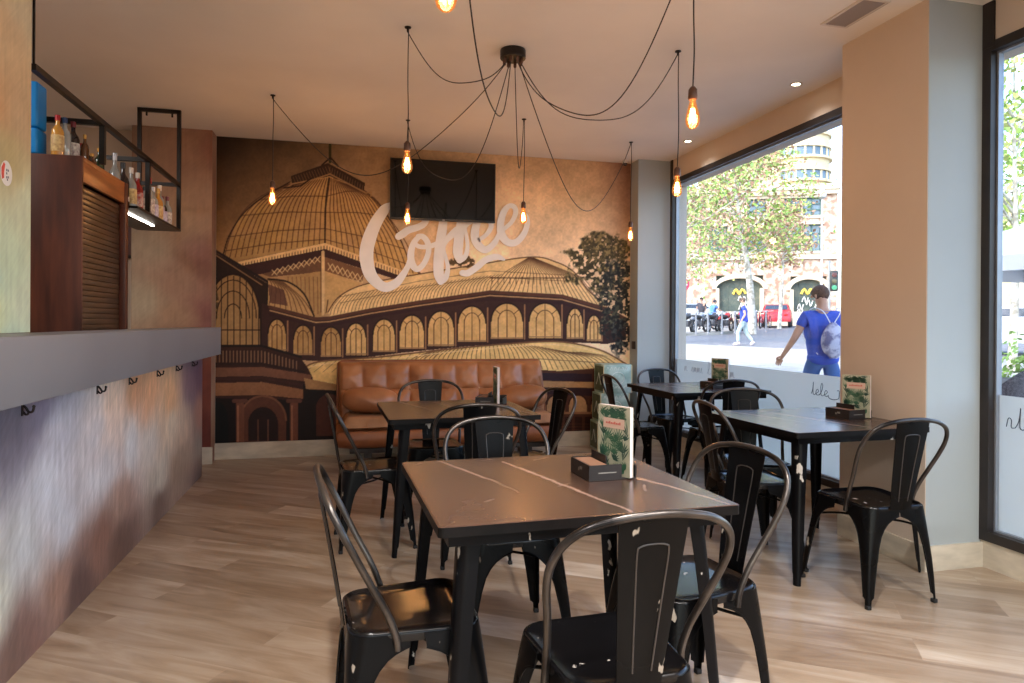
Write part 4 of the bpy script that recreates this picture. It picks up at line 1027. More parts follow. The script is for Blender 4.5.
place_set(False, 2.93, 4.98, 10, 'black napkin holder on the far corner table', 'menu standing on the far corner table')
place_set(False, 2.76, 3.26, 8, 'black napkin holder on the table beside the pillar', 'leafy menu on the pillar table, against the tan pillar')

# ------------------------------------------------------------------ sofa
def build_sofa():
    t = thing('leather_sofa', 'tan brown button-tufted leather sofa against the mural', 'sofa', (.905, 6.30, 0))
    M = mat('tan_leather', (182, 122, 80), .36, col2=(136, 86, 54), vscale=3.5, bump=.12, bscale=28, contrast=(.3,.7), rvar=.08)
    M2 = mat('cushion_leather', (182, 136, 98), .42, col2=(140, 100, 68), vscale=4, bump=.12, bscale=25)
    Mw = mat('sofa_base_leather', (158, 98, 58), .4, col2=(120, 70, 42), vscale=3)
    W = .985
    # tufted back: grid of pillows with pinched seams
    def back(u, v):
        x = (u*2-1)*W; cols = 9; rows = 2; fu = (u*cols) % 1; fv = (v*rows) % 1
        puff = (math.sin(PI*fu)**.6)*(math.sin(PI*min(fv, .9999))**.6) if 0 < u < 1 else 0
        crease = .012*math.sin(math.atan2(fv-.5, fu-.5)*6+u*9)*(1-puff) + .009*mnoise.noise(Vector((x*9, v*6, 2)))*1.6
        z = .40+.50*v; y = .065+.16*v
        edge = min(1, min(u, 1-u)/.02)*min(1, (1-v)/.06)
        dd = .050*puff+.055*math.sqrt(max(0, edge))+crease*puff
        return (x*(1-.012*(1-edge)), y-dd, z-(1-edge)*.0)
    g = G(); nu, nv = 150, 44
    fr = [back(i/nu, j/nv) for j in range(nv+1) for i in range(nu+1)]; N = len(fr)
    bk = [((i/nu*2-1)*W, .13+.19*(j/nv), .40+.50*(j/nv)) for j in range(nv+1) for i in range(nu+1)]; fs = []
    for j in range(nv):
        for i in range(nu):
            a = j*(nu+1)+i; fs.append((a, a+1, a+nu+2, a+nu+1)); fs.append((N+a, N+a+nu+1, N+a+nu+2, N+a+1))
    for j in range(nv):
        a = j*(nu+1); fs.append((a, a+nu+1, N+a+nu+1, N+a)); a += nu; fs.append((a, N+a, N+a+nu+1, a+nu+1))
    for i in range(nu): fs.append((i, N+i, N+i+1, i+1)); a = nv*(nu+1)+i; fs.append((a, a+1, N+a+1, N+a))
    g.add(fr+bk, fs); bo = g.obj('backrest', M, t, angle=80)
    g = G(); nrow = [1]
    for i in range(1, 9):
        x, y, z = back(i/9, .5); g.ball((x, y-.002, z), (.011, .006, .011), 10, 6)
    g.obj('tufting_buttons', M2, bo)
    g = G(); g.tube([(-W-.004,.12,.30),(-W-.006,.10,.42),(-W,.26,.885),(-W+.03,.27,.905),(W-.03,.27,.905),(W,.26,.885),(W+.006,.10,.42),(W+.004,.12,.30)], .013, 8); g.obj('piping', Mw, bo)
    # seat pads
    def pad(x0, x1, nm):
        g = G()
        def f(u, v):
            x = x0+(x1-x0)*u; y = -.42+.55*v; e = min(1, min(u, 1-u)*(x1-x0)/.05)*min(1, min(v, 1-v)/.10)
            return (x, y, .375+.085*math.sqrt(max(0, e))+.006*mnoise.noise(Vector((x*6, y*6, 0))))
        g.grid(f, 34, 20); g.grid(lambda u, v: (x0+(x1-x0)*(1-u), -.42+.55*v, .375-.03*min(1, min(u, 1-u, v, 1-v)*12)), 34, 20)
        g.obj(nm, M2, t, angle=80)
    for a, b in ((-.95, -.325), (-.315, .315), (.325, .95)): pad(a, b, 'seat_cushion')
    # rounded leather-wrapped base
    g = G()
    prof = [(-.46,.345),(-.485,.30),(-.48,.25),(-.43,.205),(-.2,.19),(.1,.20),(.14,.26),(.14,.345)]
    n = len(prof); xs = [(-W-.01, .84), (-W+.02, .95), (-W+.10, 1.0), (W-.10, 1.0), (W-.02, .95), (W+.01, .84)]; vs = []; fs = []
    for x, k in xs:
        for y, z in prof: vs.append((x, (y+.15)*k-.15, .27+(z-.27)*k))
    for i in range(len(xs)-1):
        for k in range(n): fs.append((i*n+k, i*n+(k+1) % n, (i+1)*n+(k+1) % n, (i+1)*n+k))
    fs.append(tuple(range(n))); fs.append(tuple((len(xs)-1)*n+k for k in range(n))); g.add(vs, fs); g.obj('seat_base', Mw, t, angle=50)
    # end bolsters (loose triangular arm cushions built on)
    for s in (-1, 1):
        g = G()
        def f(u, v):
            a = 2*PI*u; sx = math.copysign(abs(math.cos(a))**.75, math.cos(a)); sz = math.copysign(abs(math.sin(a))**.75, math.sin(a))
            k = math.sin(PI*min(.999, max(.001, v)))**.35
            x = s*(.70+.25*sx*k+.0*v); z = .575+.115*sz*k+.012*sx; y = -.30+.40*v
            return (x, y+.02*mnoise.noise(Vector((x*5, y*5, z*5))), z)
        g.grid(f, 28, 16)
        for vv in (0, 1): ring = [f(i/28, vv) for i in range(28)]; g.add(ring, [tuple(range(28))])
        g.obj('arm_cushion', M, t, angle=80)
    for s in (-1, 1):
        g = G(); g.box(s*.72-.16, s*.72+.16, -.36, .02, .145, .19, bev=.004); g.box(s*.72-.03, s*.72+.03, -.32, -.28, .0, .145); g.box(s*.72-.03, s*.72+.03, -.05, -.01, 0, .145)
        g.obj('metal_foot', M_dark, t)
build_sofa()

# ------------------------------------------------------------------ pale green boxes in the corner
def build_boxes():
    Mg = mat('pale_green_tin', (184, 204, 194), .5, col2=(146, 174, 162), vscale=9, contrast=(.45,.6)); Ms = mat('dark_green_side', (96, 112, 84), .5, col2=(60, 78, 60), vscale=8); Mb = mat('box_edge', (206, 190, 146), .5); Mw = mat('box_print', (226, 230, 222), .6)
    lab = ['pale green printed box at the bottom of the corner stack', 'pale green printed box in the middle of the corner stack', 'pale green printed box on top of the corner stack']
    for i in range(3):
        t = thing('storage_tin', lab[i], 'box', (2.592+.022*i, 6.462-.004*i, .288*i+.0005*(i+1)), math.radians(-3+i*2.0), 'pale green boxes stacked in the corner')
        w_, d, h = .15, .13, .287
        g = G(); g.box(-w_, w_, -d, d, 0, h, bev=.004); b = g.obj('box_body', Mg, t)
        g = G(); g.box(-w_-.0015, -w_, -d+.02, d-.02, .02, h-.02); g.obj('side_panel', Ms, b, smooth=False)
        for s in (-1, 1): g = G(); g.box(s*w_-.006, s*w_+.002*s+.004, -d-.0015, -d+.004, .004, h-.004); g.obj('corner_edging', Mb, b, smooth=False)
        g = G(); random.seed(i)
        c = [(.0+.07*math.cos(a*PI/8), .15+.06*math.sin(a*PI/8)) for a in range(16)]
        g.tube([(x, -d-.001, z) for x, z in c], .0028, 5, closed=True)
        for k in range(5): x = -.11+k*.045; g.tube(crom([(x,-d-.001,.05),(x+.015,-d-.001,.075),(x+.03,-d-.001,.05),(x+.045,-d-.001,.07)], 3), .0022, 5)
        for k in range(6): x = -.12+k*.04; g.tube(crom([(x,-d-.001,.235),(x+.012,-d-.001,.262),(x+.024,-d-.001,.235)], 3), .0022, 5)
        g.tube([(-w_-.002,-.06,.08),(-w_-.002,.0,.2),(-w_-.002,.06,.08)], .003, 5)
        g.obj('printed_design', Mw, b)
build_boxes()

# ------------------------------------------------------------------ ceiling lights
def build_pendants():
    M_k = mat('black_fitting', (30, 26, 26), .4, metal=.3); M_cord = mat('black_cord', (36, 30, 28), .6); M_br = mat('brown_socket', (84, 58, 46), .4, metal=.3)
    M_bulb = glass_mat('amber_bulb_glass', (255, 214, 160), 1.35)
    nb = M_bulb.node_tree; em = nb.nodes.new('ShaderNodeEmission'); em.inputs['Color'].default_value = (1, .36, .08, 1); em.inputs['Strength'].default_value = .16
    ad = nb.nodes.new('ShaderNodeAddShader'); mxn = [q for q in nb.nodes if q.type == 'MIX_SHADER'][0]; on = [q for q in nb.nodes if q.type == 'OUTPUT_MATERIAL'][0]
    nb.links.new(mxn.outputs[0], ad.inputs[0]); nb.links.new(em.outputs[0], ad.inputs[1]); nb.links.new(ad.outputs[0], on.inputs['Surface'])
    M_fil = bpy.data.materials.new('filament_glow'); M_fil.use_nodes = True; n = M_fil.node_tree; n.nodes.clear()
    e = n.nodes.new('ShaderNodeEmission'); e.inputs['Color'].default_value = (1.0, .60, .24, 1); e.inputs['Strength'].default_value = 60; o = n.nodes.new('ShaderNodeOutputMaterial'); n.links.new(e.outputs[0], o.inputs[0])
    cx, cy = .995, 4.10
    t = thing('ceiling_canopy', 'round black ceiling canopy where all the pendant cords start', 'ceiling fitting', (cx, cy, CEIL))
    g = G(); g.lathe([(.0001,-.001),(.078,-.001),(.08,-.004),(.08,-.052),(.077,-.056),(.0001,-.056)], 32); g.obj('canopy_body', M_k, t)
    outs = []
    for k in range(8):
        a = 2*PI*k/8+.3; x, y = .055*math.cos(a), .055*math.sin(a); outs.append((cx+x, cy+y))
        g = G(); g.lathe([(.009,-.056),(.010,-.062),(.010,-.085),(.005,-.092)], 10, (x, y, 0)); g.obj('cord_grip', M_br, t)
    P = [  # hook x, y, bulb centre z, sag, label
        (.330, 3.932, 2.215, .22, 'glowing filament bulb left of the canopy, in front of the television'),
        (1.995, 3.854, 2.150, .42, 'glowing filament bulb hanging at the near left corner of the big window'),
        (.487, 5.740, 2.180, .64, 'glowing filament bulb whose cord drops across the television front'),
        (1.424, 5.462, 2.185, .50, 'glowing filament bulb above the last letter of the wall lettering'),
        (2.576, 5.897, 2.130, .70, 'glowing filament bulb hanging in the far right corner'),
        (-.553, 5.368, 2.230, .58, 'glowing filament bulb furthest left, in front of the mural dome'),
        (1.470, 2.700, 2.215, .55, 'glowing filament bulb nearest the viewer at the right, hanging highest in view'),
        (.262, 1.876, 2.225, .72, 'glowing filament bulb at the very top edge of the picture'),
    ]
    protos = {}
    for i, (x, y, zb, sag, lb) in enumerate(P):
        k = min(range(8), key=lambda j: (outs[j][0]-x)**2+(outs[j][1]-y)**2 if outs[j] not in protos.values() else 1e9); protos[i] = outs[k]; ox, oy = outs[k]
        t = thing('pendant_light', lb, 'pendant light', (x, y, CEIL), 0, 'filament bulb pendants')
        g = G(); g.lathe([(.0001,-.0005),(.019,-.0005),(.019,-.006),(.007,-.010),(.007,-.026),(.0001,-.028)], 16); g.obj('ceiling_hook', M_k, t)
        top = zb+.105-CEIL
        wob = .006
        pts = [(.004,0,-.024)]+[(.004+wob*math.sin(3+i+s*5)*s*(1-s)*2, wob*math.cos(i+s*4)*s*(1-s)*2, -.024+(top+.024)*s) for s in (.25,.5,.75)]+[(0,0,top)]
        g = G(); g.tube(crom(pts, 4), .0032, 6); g.obj('drop_cord', M_cord, t)
        a = Vector((-.004, 0, -.024)); b = Vector((ox-x, oy-y, -.09)); pts = []
        for j in range(41):
            s = j/40; p = a.lerp(b, s); p.z -= 4*sag*s*(1-s)*(1+.10*math.sin(s*7+i))*1.0; pts.append(p)
        g = G(); g.tube(pts, .0032, 6); g.obj('swag_cord', M_cord, t)
        g = G(); g.lathe([(.004,top+.004),(.010,top),(.019,top-.012),(.0205,top-.05),(.0175,top-.056),(.0001,top-.056)], 18); g.obj('lamp_socket', M_br, t)
        bz = top-.050; pr = [(.013,0),(.0135,-.014),(.018,-.034),(.026,-.062),(.031,-.088),(.031,-.102),(.026,-.120),(.014,-.132),(.0001,-.135)]
        g = G(); g.lathe([(r, bz+z) for r, z in pr], 20); bl = g.obj('glass_bulb', M_bulb, t)
        g = G()
        for q in range(5):
            a0 = 2*PI*q/5; a1 = a0+.6; g.tube([(.007*math.cos(a0), .007*math.sin(a0), bz-.045), (.014*math.cos(a1), .014*math.sin(a1), bz-.108)], .0021, 5)
            g.tube([(.014*math.cos(a1), .014*math.sin(a1), bz-.108), (.007*math.cos(a0+1.2), .007*math.sin(a0+1.2), bz-.045)], .0021, 5)
        g.obj('filament', M_fil, bl, weld=False)
        g = G(); g.tube([(0,0,bz-.006),(0,0,bz-.05)], .0035, 6); g.obj('filament_stem', mat('bulb_stem', (220, 190, 150), .3), bl)
        l = lamp('bulb_light', 'POINT', (x, y, CEIL+bz-.08), BULB_W, WARM, shadow_soft_size=.03)
build_pendants()

FILL_W = 45.0
def build_ceiling():
    M_rim = mat('spot_rim', (216, 206, 190), .4, metal=.2)
    M_em = mat('spot_glow', (255, 244, 214), .5, emit=(255, 240, 205), estr=12.0)
    lbs = [(3.075, 4.173, 'recessed ceiling spot above the big window, nearer one'), (3.072, 5.727, 'recessed ceiling spot above the big window, further one'),]
    for x, y, lb in lbs+[(1.0, 1.2, None), (2.0, .2, None), (-.2, .2, None), (-.2, -1.4, None), (2.0, -1.4, None)]:  # unlabelled spots are unseen fill lamps, added to brighten the room
        if lb:
            t = thing('recessed_spot', lb, 'ceiling light', (x, y, CEIL), 0, 'recessed ceiling spots')
            g = G(); g.lathe([(.028,-.0005),(.042,-.0005),(.044,-.004),(.036,-.007),(.028,-.004)], 24, cap=False); g.obj('trim_ring', M_rim, t)
            g = G(); g.lathe([(.0001,-.003),(.0275,-.003),(.0275,-.0008),(.0001,-.0008)], 20); g.obj('lamp_face', M_em, t)
        lamp('spot_or_fill_light', 'SPOT', (x, y, CEIL-.02), SPOT_W if not lb else SPOT_W*.04, (1.0, .96, .92), spot_size=math.radians(125), spot_blend=.9, shadow_soft_size=.04)
    # unseen area lights added as fill behind the viewer and behind the bar
    for x, y, sx, sy in ((.6, -.9, 1.8, .6), (2.2, -.9, .6, 1.8), (-2.5, 2.5, .3, 2.4)):
        lamp('fill_light', 'AREA', (x, y, CEIL-.02), FILL_W, (1.0, .98, .96), shape='RECTANGLE', size=sx, size_y=sy)
    # air vent
    t = thing('air_vent', 'white rectangular ceiling air vent at the top right', 'vent', (2.675, 3.14, CEIL))
    g = G(); a, b, c = .085, .165, .016
    g.box(-a,a,-b,-b+c,-.008,-.0005); g.box(-a,a,b-c,b,-.008,-.0005); g.box(-a,-a+c,-b+c,b-c,-.008,-.0005); g.box(a-c,a,-b+c,b-c,-.008,-.0005)
    g.obj('vent_frame', mat('vent_white', (214, 206, 198), .5), t, smooth=False)
    g = G()
    for i in range(9):
        x = -a+c+.006+i*.0165; g.add([(x,-b+c,-.002),(x+.010,-b+c,-.009),(x+.010,b-c,-.009),(x,b-c,-.002),(x+.001,-b+c,-.001),(x+.011,-b+c,-.008),(x+.011,b-c,-.008),(x+.001,b-c,-.001)], [(0,1,2,3),(4,7,6,5),(0,4,5,1),(1,5,6,2),(2,6,7,3),(3,7,4,0)])
    g.obj('louvre', mat('vent_grey', (150, 144, 146), .5), t, smooth=False)
build_ceiling()

def build_tv():
    t = thing('television', 'black flat television mounted over the mural lettering', 'television', (.905, 6.56, 2.558))
    t.rotation_euler = (math.radians(1), 0, 0)
    w_, h = .515, .292
    g = G(); g.box(-w_, w_, -.012, .03, -h, h, bev=.004); g.obj('tv_housing', mat('tv_black', (14, 14, 16), .3), t)
    g = G(); g.box(-w_+.010, w_-.010, -.0135, -.0122, -h+.018, h-.010); g.obj('screen', mat('tv_screen', (6, 7, 9), .04, spec=.4), t, smooth=False)
    g = G(); g.box(-.012, .012, -.0145, -.012, -h+.002, -h+.010); g.obj('maker_badge', mat('tv_badge', (170, 170, 175), .4), t, smooth=False)
    g = G(); g.box(-.2, .2, .03, .055, -.12, .12); g.box(-.05, .05, .055, .10, -.1, .1); g.obj('wall_bracket', M_dark, t, smooth=False)
    # socket plate on the pillar side
    t = thing('wall_switch', 'small dark wall switch plate on the corner pillar edge', 'switch', (2.9215, 6.585, 1.05))
    g = G(); g.box(-.006, .003, -.04, .04, -.04, .04, bev=.003); g.obj('switch_plate', mat('switch_dark', (46, 40, 40), .4), t)
    g = G(); g.box(-.009, -.006, -.022, .022, -.028, .028, bev=.001); g.obj('rocker', mat('switch_rocker', (62, 56, 54), .35), t)
    # little white camera above the television corner of the mural
    t = thing('security_camera', 'small white dome camera where mural meets the far right pillar', 'camera', (2.82, 6.60, CEIL))
    g = G(); g.lathe([(.0001,-.0005),(.035,-.0005),(.035,-.02),(.02,-.024),(.0001,-.024)], 18); g.obj('camera_base', mat('camera_white', (214, 206, 200), .4), t)
    g = G(); g.ball((0,0,-.032), (.022,.022,.022), 14, 10); g.obj('camera_lens', mat('camera_lens_dark', (70, 64, 66), .2), t)
build_tv()

# handwriting on the frosted films (loose cursive, dark line)
def build_writing():
    M_ink = mat('window_ink', (58, 62, 74), .6); M_lt = mat('window_ink_faded', (168, 174, 184), .6); xg = XW+.0475
    def cur(g, s, y0, z0, k=1.0, r=.0026):
        glyph = {'e': [(0,.2),(.5,.45),(.75,.75),(.45,1.0),(.15,.6),(.2,.15),(.6,0),(1.0,.25)], 'l': [(0,.1),(.5,.9),(.7,1.8),(.45,2.1),(.25,1.4),(.3,.3),(.6,0),(1.0,.2)],
                 't': [(0,.1),(.35,.9),(.5,2.2),(.45,1.2),(.45,.2),(.7,0),(1.0,.15)], 'm': [(0,0),(.1,.9),(.2,.1),(.4,.9),(.5,.1),(.7,.9),(.85,.1),(1.1,.15)],
                 'n': [(0,0),(.1,.9),(.2,.1),(.5,.9),(.7,.1),(1.0,.15)], 'a': [(.8,.9),(.3,.9),(.05,.4),(.35,.0),(.75,.5),(.8,.9),(.8,.1),(1.05,.1)],
                 'i': [(0,.1),(.3,.9),(.35,.1),(.7,.1)], 'c': [(.8,.8),(.4,1.0),(.1,.5),(.4,0),(.95,.2)], 'o': [(.5,1),(.1,.5),(.5,0),(.9,.5),(.5,1),(1.0,.9)],
                 'f': [(0,.1),(.5,.9),(.65,2.0),(.4,2.1),(.35,1.0),(.3,-.8),(.5,-.6),(.45,.2),(1,.3)], 'r': [(0,.1),(.2,1),(.5,.85),(.5,.1),(.9,.1)],
                 '_': [(0,.1),(.2,-.2),(.8,-.35),(1.5,-.3),(2.1,-.1),(2.3,.2),(2.3,1.2),(1.9,1.2)]}
        y = y0
        for ch in s:
            if ch == ' ': y -= .07*k; continue
            p = [(xg, y-.055*k*a, z0+.05*k*b) for a, b in glyph[ch]]; g.tube(crom(p, 5), r, 5); y -= .055*k*max(a for a, b in glyph[ch])*.98
        return y
    g = G(); cur(g, 'tele_', 4.32, .765, .85, .0024); o = g.obj('window_writing', M_ink)
    tag(o, 'dark cursive writing on the frosted film beside the tan pillar', 'lettering')
    g = G(); y = cur(g, 'n immi l nrmmm', 6.25, .80, 1.15, .0020); o = g.obj('window_writing', M_lt)
    tag(o, 'faded cursive writing along the frosted film behind the far tables', 'lettering')
    g = G(); cur(g, 'rtf', 2.80, .75, 1.0, .0024); o = g.obj('window_writing', M_ink)
    tag(o, 'short dark cursive writing on the frosted film of the right-hand window', 'lettering')
build_writing()

# ------------------------------------------------------------------ the street outside
SLX, SLY = 0.0165, 0.0250
def gz(x, y): return max(-.04, SLX*(x-5)+SLY*(y-6)-.02)
M_road = mat('asphalt', (122, 122, 126), .9, var=.1, vscale=3); M_pave = mat('pavement', (168, 164, 156), .9, var=.1, vscale=2)
def slab(name, poly, m, dz, th=.12):
    # polygon split into a fan following the sloping ground (plane), so it is planar
    g = G(); n = len(poly); z = lambda p: SLX*(p[0]-5)+SLY*(p[1]-6)-.02+dz
    g.add([(x, y, z((x, y))) for x, y in poly]+[(x, y, z((x, y))-th) for x, y in poly], [tuple(range(n)), tuple(range(n, 2*n))[::-1]]+[(i, (i+1) % n, n+(i+1) % n, n+i) for i in range(n)])
    return struct(g.obj(name, m, smooth=False))
def Zg(x, y): return SLX*(x-5)+SLY*(y-6)-.02
def build_ground():
    slab('ground_pavement', [(XW+.3,-14),(26,-14),(26,2),(18,14),(11,26),(XW+.3,34)], M_pave, -.03)
    slab('road', [(26,-14),(90,-14),(90,90),(XW+.3,90),(XW+.3,34),(11,26),(18,14),(26,2)], M_road, -.04)
    # far pavement with kerb, where the motorbikes stand
    slab('ground_far_pavement', [(9.5,29.5),(14.5,29.0),(17.6,29.6),(19.8,31.5),(21,34),(27,60),(2,66),(4,33)], M_pave, .08, .3)
build_ground()

def leafy(name_m): return name_m
M_leaf = mat('leaf_light_green', (166, 196, 100), .6, col2=(112, 150, 66), vscale=2.5); M_leaf2 = mat('leaf_yellow_green', (200, 206, 124), .6, col2=(140, 150, 80), vscale=2.5); M_leafb = mat('leaf_dry_pink', (196, 156, 130), .6, col2=(150, 112, 90), vscale=2.5)
M_bark = mat('pale_bark', (206, 200, 188), .85, col2=(150, 144, 130), vscale=5, contrast=(.4,.55))
def tree(name, label, x, y, h, r, clusters, nleaf, seed, trunk_r=.14, lean=(0,0), lsize=.11, mats=None, crown_h=.5, group='street trees'):
    random.seed(seed); t = thing(name, label, 'tree', (x, y, Zg(x, y)-.02), 0, group)
    g = G(); top = Vector((lean[0], lean[1], h*.8)); pts = [Vector((0,0,0)), Vector((lean[0]*.2+.08, lean[1]*.2, h*.25)), Vector((lean[0]*.6, lean[1]*.6-.06, h*.5)), top]
    P = crom(pts, 5); g.tube(P, [trunk_r*(1-.75*i/(len(P)-1)) for i in range(len(P))], 10); g.obj('trunk', M_bark, t)
    g = G(); cs = []
    for k in range(clusters):
        a = random.uniform(0, 2*PI); rr = r*math.sqrt(random.random()); z = h*(1-crown_h)+h*crown_h*random.random(); f = math.sin(PI*min(.95, max(.12, (z-h*(1-crown_h))/(h*crown_h)*.85+.1)))**.6
        c = Vector((lean[0]*z/h+rr*math.cos(a)*f, lean[1]*z/h+rr*math.sin(a)*f, z)); cs.append(c)
        if k % 2 == 0:
            s = Vector((lean[0]*.6, lean[1]*.6, max(h*.3, z-.35*rr-.5))); g.tube(crom([s, (s+c)/2+Vector((0,0,-.15)), c], 3), [.035,.032,.028,.022,.018,.014,.008], 5, caps=False)
    g.obj('branches', M_bark, t)
    ms = mats or [M_leaf, M_leaf2]
    g = G()
    for i in range(nleaf):
        c = random.choice(cs); d = Vector((random.gauss(0,1), random.gauss(0,1), random.gauss(0,.75)))*r*.16; p = c+d
        a = Vector((random.gauss(0,1), random.gauss(0,1), random.gauss(0,1))).normalized(); b = a.orthogonal().normalized(); s = lsize*random.uniform(.6, 1.3)
        b = Matrix.Rotation(random.uniform(0, 6.28), 3, a) @ b; e = a.cross(b)
        g.add([p-b*s, p-e*s*.55+b*s*.1, p+b*s, p+e*s*.55+b*s*.1], [(0,1,2,3)], mi=random.randrange(len(ms)))
    o = g.obj('foliage', ms, t, smooth=False, weld=False)
    return t
def at(px, d):
    """point at horizontal distance d along the camera's forward axis through the column px, on the street"""
    lat = (px-512)/FPX*d; x = math.sin(YAW)*d+math.cos(YAW)*lat; y = math.cos(YAW)*d-math.sin(YAW)*lat; return x, y

tree('plane_tree', 'tall pale-trunked tree at the left edge of the big window', 12.2, 24.2, 9.6, 2.7, 80, 7500, 3, .10, (.5,.3), .085, [M_leaf, M_leaf2, M_leafb], .72)
x, y = at(752, 33); tree('plane_tree', 'street tree with a forked pale trunk in the middle of the big window', x, y, 10.2, 3.3, 80, 7500, 8, .22, (-1.0,.2), .11, [M_leaf, M_leaf2, M_leafb], .62)
x, y = at(779, 39.5); tree('plane_tree', 'smaller street tree with yellow-green leaves in front of the old building', x, y, 7.0, 2.0, 34, 1700, 12, .13, (.3,0), .12, [M_leaf2, M_leafb], .45)
x, y = at(1012, 15); tree('street_tree', 'airy tree with green leaves outside the right-hand window', x, y, 7.0, 2.2, 46, 2300, 17, .10, (0,0), .10, [M_leaf, M_leaf2], .62)
x, y = at(1040, 22); tree('street_tree', 'further green tree outside the right-hand window', x, y, 7.5, 2.5, 40, 1800, 19, .12, (0,0), .13, [M_leaf, M_leaf2], .6)

def build_buildings():
    M_br = mat('tree_shaded_brick', (212, 192, 170), .9, col2=(160, 126, 106), vscale=2.6, contrast=(.42,.58)); M_st = mat('pale_stone', (214, 200, 174), .9, var=.08); M_gn = mat('green_joinery', (58, 96, 92), .6)  # brick mottling paints the dappled shade of the trees into the colour
    M_gl = mat('far_glass', (86, 106, 118), .1, spec=.8); M_cr = mat('cream_render', (222, 204, 164), .85, var=.04); M_gate = mat('dark_green_gate', (70, 84, 78), .6, col2=(96, 104, 92), vscale=2)
    M_y = mat('yellow_graffiti', (222, 196, 84), .7); M_w = mat('white_graffiti', (226, 224, 216), .7)
    # old brick block, facing the cafe
    x, y = at(775, 46); az = -YAW-math.radians(12)
    t = thing('old_brick_building', 'old brick and stone building with arched doorways across the street', 'building', (x, y, Zg(x, y)+.1), az)
    g = G(); zt = 9.2
    holes = []   # local x along facade
    def pxl(px): return (px-775)/FPX*46
    arches = [(pxl(741), 1.55, 3.3), (pxl(806), 1.15, 3.2)]; wins = [(pxl(757), .62, 4.9, 6.7), (pxl(790), .60, 4.9, 6.7), (pxl(809), .60, 4.9, 6.7), (pxl(720), .62, 4.9, 6.7), (pxl(790), .6, 7.3, 8.5), (pxl(809), .6, 7.3, 8.5), (pxl(757), .62, 7.3, 8.5)]
    # facade as vertical strips around openings
    x0, x1 = -9.0, 3.9; xs = sorted({x0, x1} | {v for c, w_, *_ in arches for v in (c-w_, c+w_)} | {v for c, w_, *_ in wins for v in (c-w_, c+w_)})
    for a, b in zip(xs[:-1], xs[1:]):
        m = (a+b)/2; cuts = []
        for c, w_, h in arches:
            if abs(m-c) < w_: cuts.append((-.5, h))
        for c, w_, z0, z1 in wins:
            if abs(m-c) < w_: cuts.append((z0, z1))
        cuts.sort(); z = -.5
        for c0, c1 in cuts:
            if c0 > z: g.box(a, b, 0, .5, z, c0)
            z = max(z, c1)
        g.box(a, b, 0, .5, z, zt)
    g.box(x0, x1, .9, 8, -.5, zt-.1); g.obj('brick_wall', M_br, t, smooth=False)
    g = G(); g.box(x0-.1, x1+.1, -.15, .0, 4.35, 4.65); g.box(x0-.1, x1+.1, -.25, .0, 8.7, 9.0); g.box(x0-.15, x1+.15, -.35, .6, 9.0, 9.35); g.box(x0-.1,x1+.1,-.08,0,-.5,.8); g.obj('stone_bands', M_st, t, smooth=False)
    for c, w_, h in arches:
        g = G(); n = 12
        for s in (-1, 1): g.box(c+s*(w_+.02)-(.0 if s < 0 else .22)+(0 if s < 0 else .0), c+s*(w_+.02)+(.22 if s < 0 else .0), -.1, .3, -.5, h-.9)
        pr = [(c+w_*math.cos(PI*k/n), h-.95+.75*math.sin(PI*k/n)) for k in range(n+1)]; po = [(c+(w_+.28)*math.cos(PI*k/n), h-.95+1.05*math.sin(PI*k/n)) for k in range(n+1)]
        for k in range(n):
            q = [pr[k], po[k], po[k+1], pr[k+1]]; g.add([(a, -.1, b) for a, b in q]+[(a, .3, b) for a, b in q], [(0,1,2,3),(7,6,5,4),(0,4,5,1),(1,5,6,2),(2,6,7,3),(3,7,4,0)])
        g.obj('stone_arch', M_st, t, smooth=False)
        g = G(); g.box(c-w_, c+w_, .3, .38, -.5, h)
        for k in range(5): xx = c-w_+.1+k*(2*w_-.2)/4; g.box(xx-.04, xx+.04, .26, .3, -.5, h)
        d = g.obj('arched_gate', M_gate, t, smooth=False)
        g = G(); random.seed(int(h*10))
        for k in range(7):
            a = random.uniform(c-w_*.7, c+w_*.6); b = random.uniform(.4, 1.6); g.tube(crom([(a,.24,b),(a+.15,.24,b+.35),(a+.25,.24,b-.1),(a+.4,.24,b+.3)], 3), .035, 4)
        g.obj('painted_tag', M_w, d)
        g = G(); g.tube(crom([(c-.4,.24,2.0),(c-.2,.24,2.35),(c,.24,2.0),(c+.2,.24,2.35),(c+.45,.24,2.05)], 3), .09, 5); g.obj('painted_tag', M_y, d)
    for c, w_, z0, z1 in wins:
        g = G(); g.box(c-w_, c+w_, .2, .26, z0, z1); wn = g.obj('window', M_gl, t, smooth=False)
        g = G(); f = .07; g.box(c-w_, c-w_+f, .1, .2, z0, z1); g.box(c+w_-f, c+w_, .1, .2, z0, z1); g.box(c-w_+f, c+w_-f, .1, .2, z0, z0+f); g.box(c-w_+f, c+w_-f, .1, .2, z1-f, z1)
        g.box(c-.03, c+.03, .1, .2, z0+f, z1-f)
        for k in (1, 2): zz = z0+(z1-z0)*k/3; g.box(c-w_+f, c-.03, .12, .18, zz-.03, zz+.03); g.box(c+.03, c+w_-f, .12, .18, zz-.03, zz+.03)
        g.obj('window_frame', M_gn, wn, smooth=False)
        g = G(); g.box(c-w_-.15, c+w_+.15, -.12, .0, z0-.18, z0); g.box(c-w_-.15, c+w_+.15, -.08, 0, z1, z1+.18); g.obj('stone_surround', M_st, wn, smooth=False)
    # cream building at the right with rounded tower behind
    x, y = at(868, 50); t = thing('cream_building', 'plain cream building at the right of the brick block', 'building', (x, y, Zg(x, y)), -YAW-math.radians(30))
    g = G(); g.box(-1.2, 9, 0, 7, -.5, 8.3); g.obj('wall', M_cr, t, smooth=False); g = G(); g.box(-1.4, 9.2, -.25, .0, 7.7, 7.95); g.box(-1.4, 9.2, -.35, 7.1, 8.3, 8.55); g.obj('cornice', M_st, t, smooth=False)
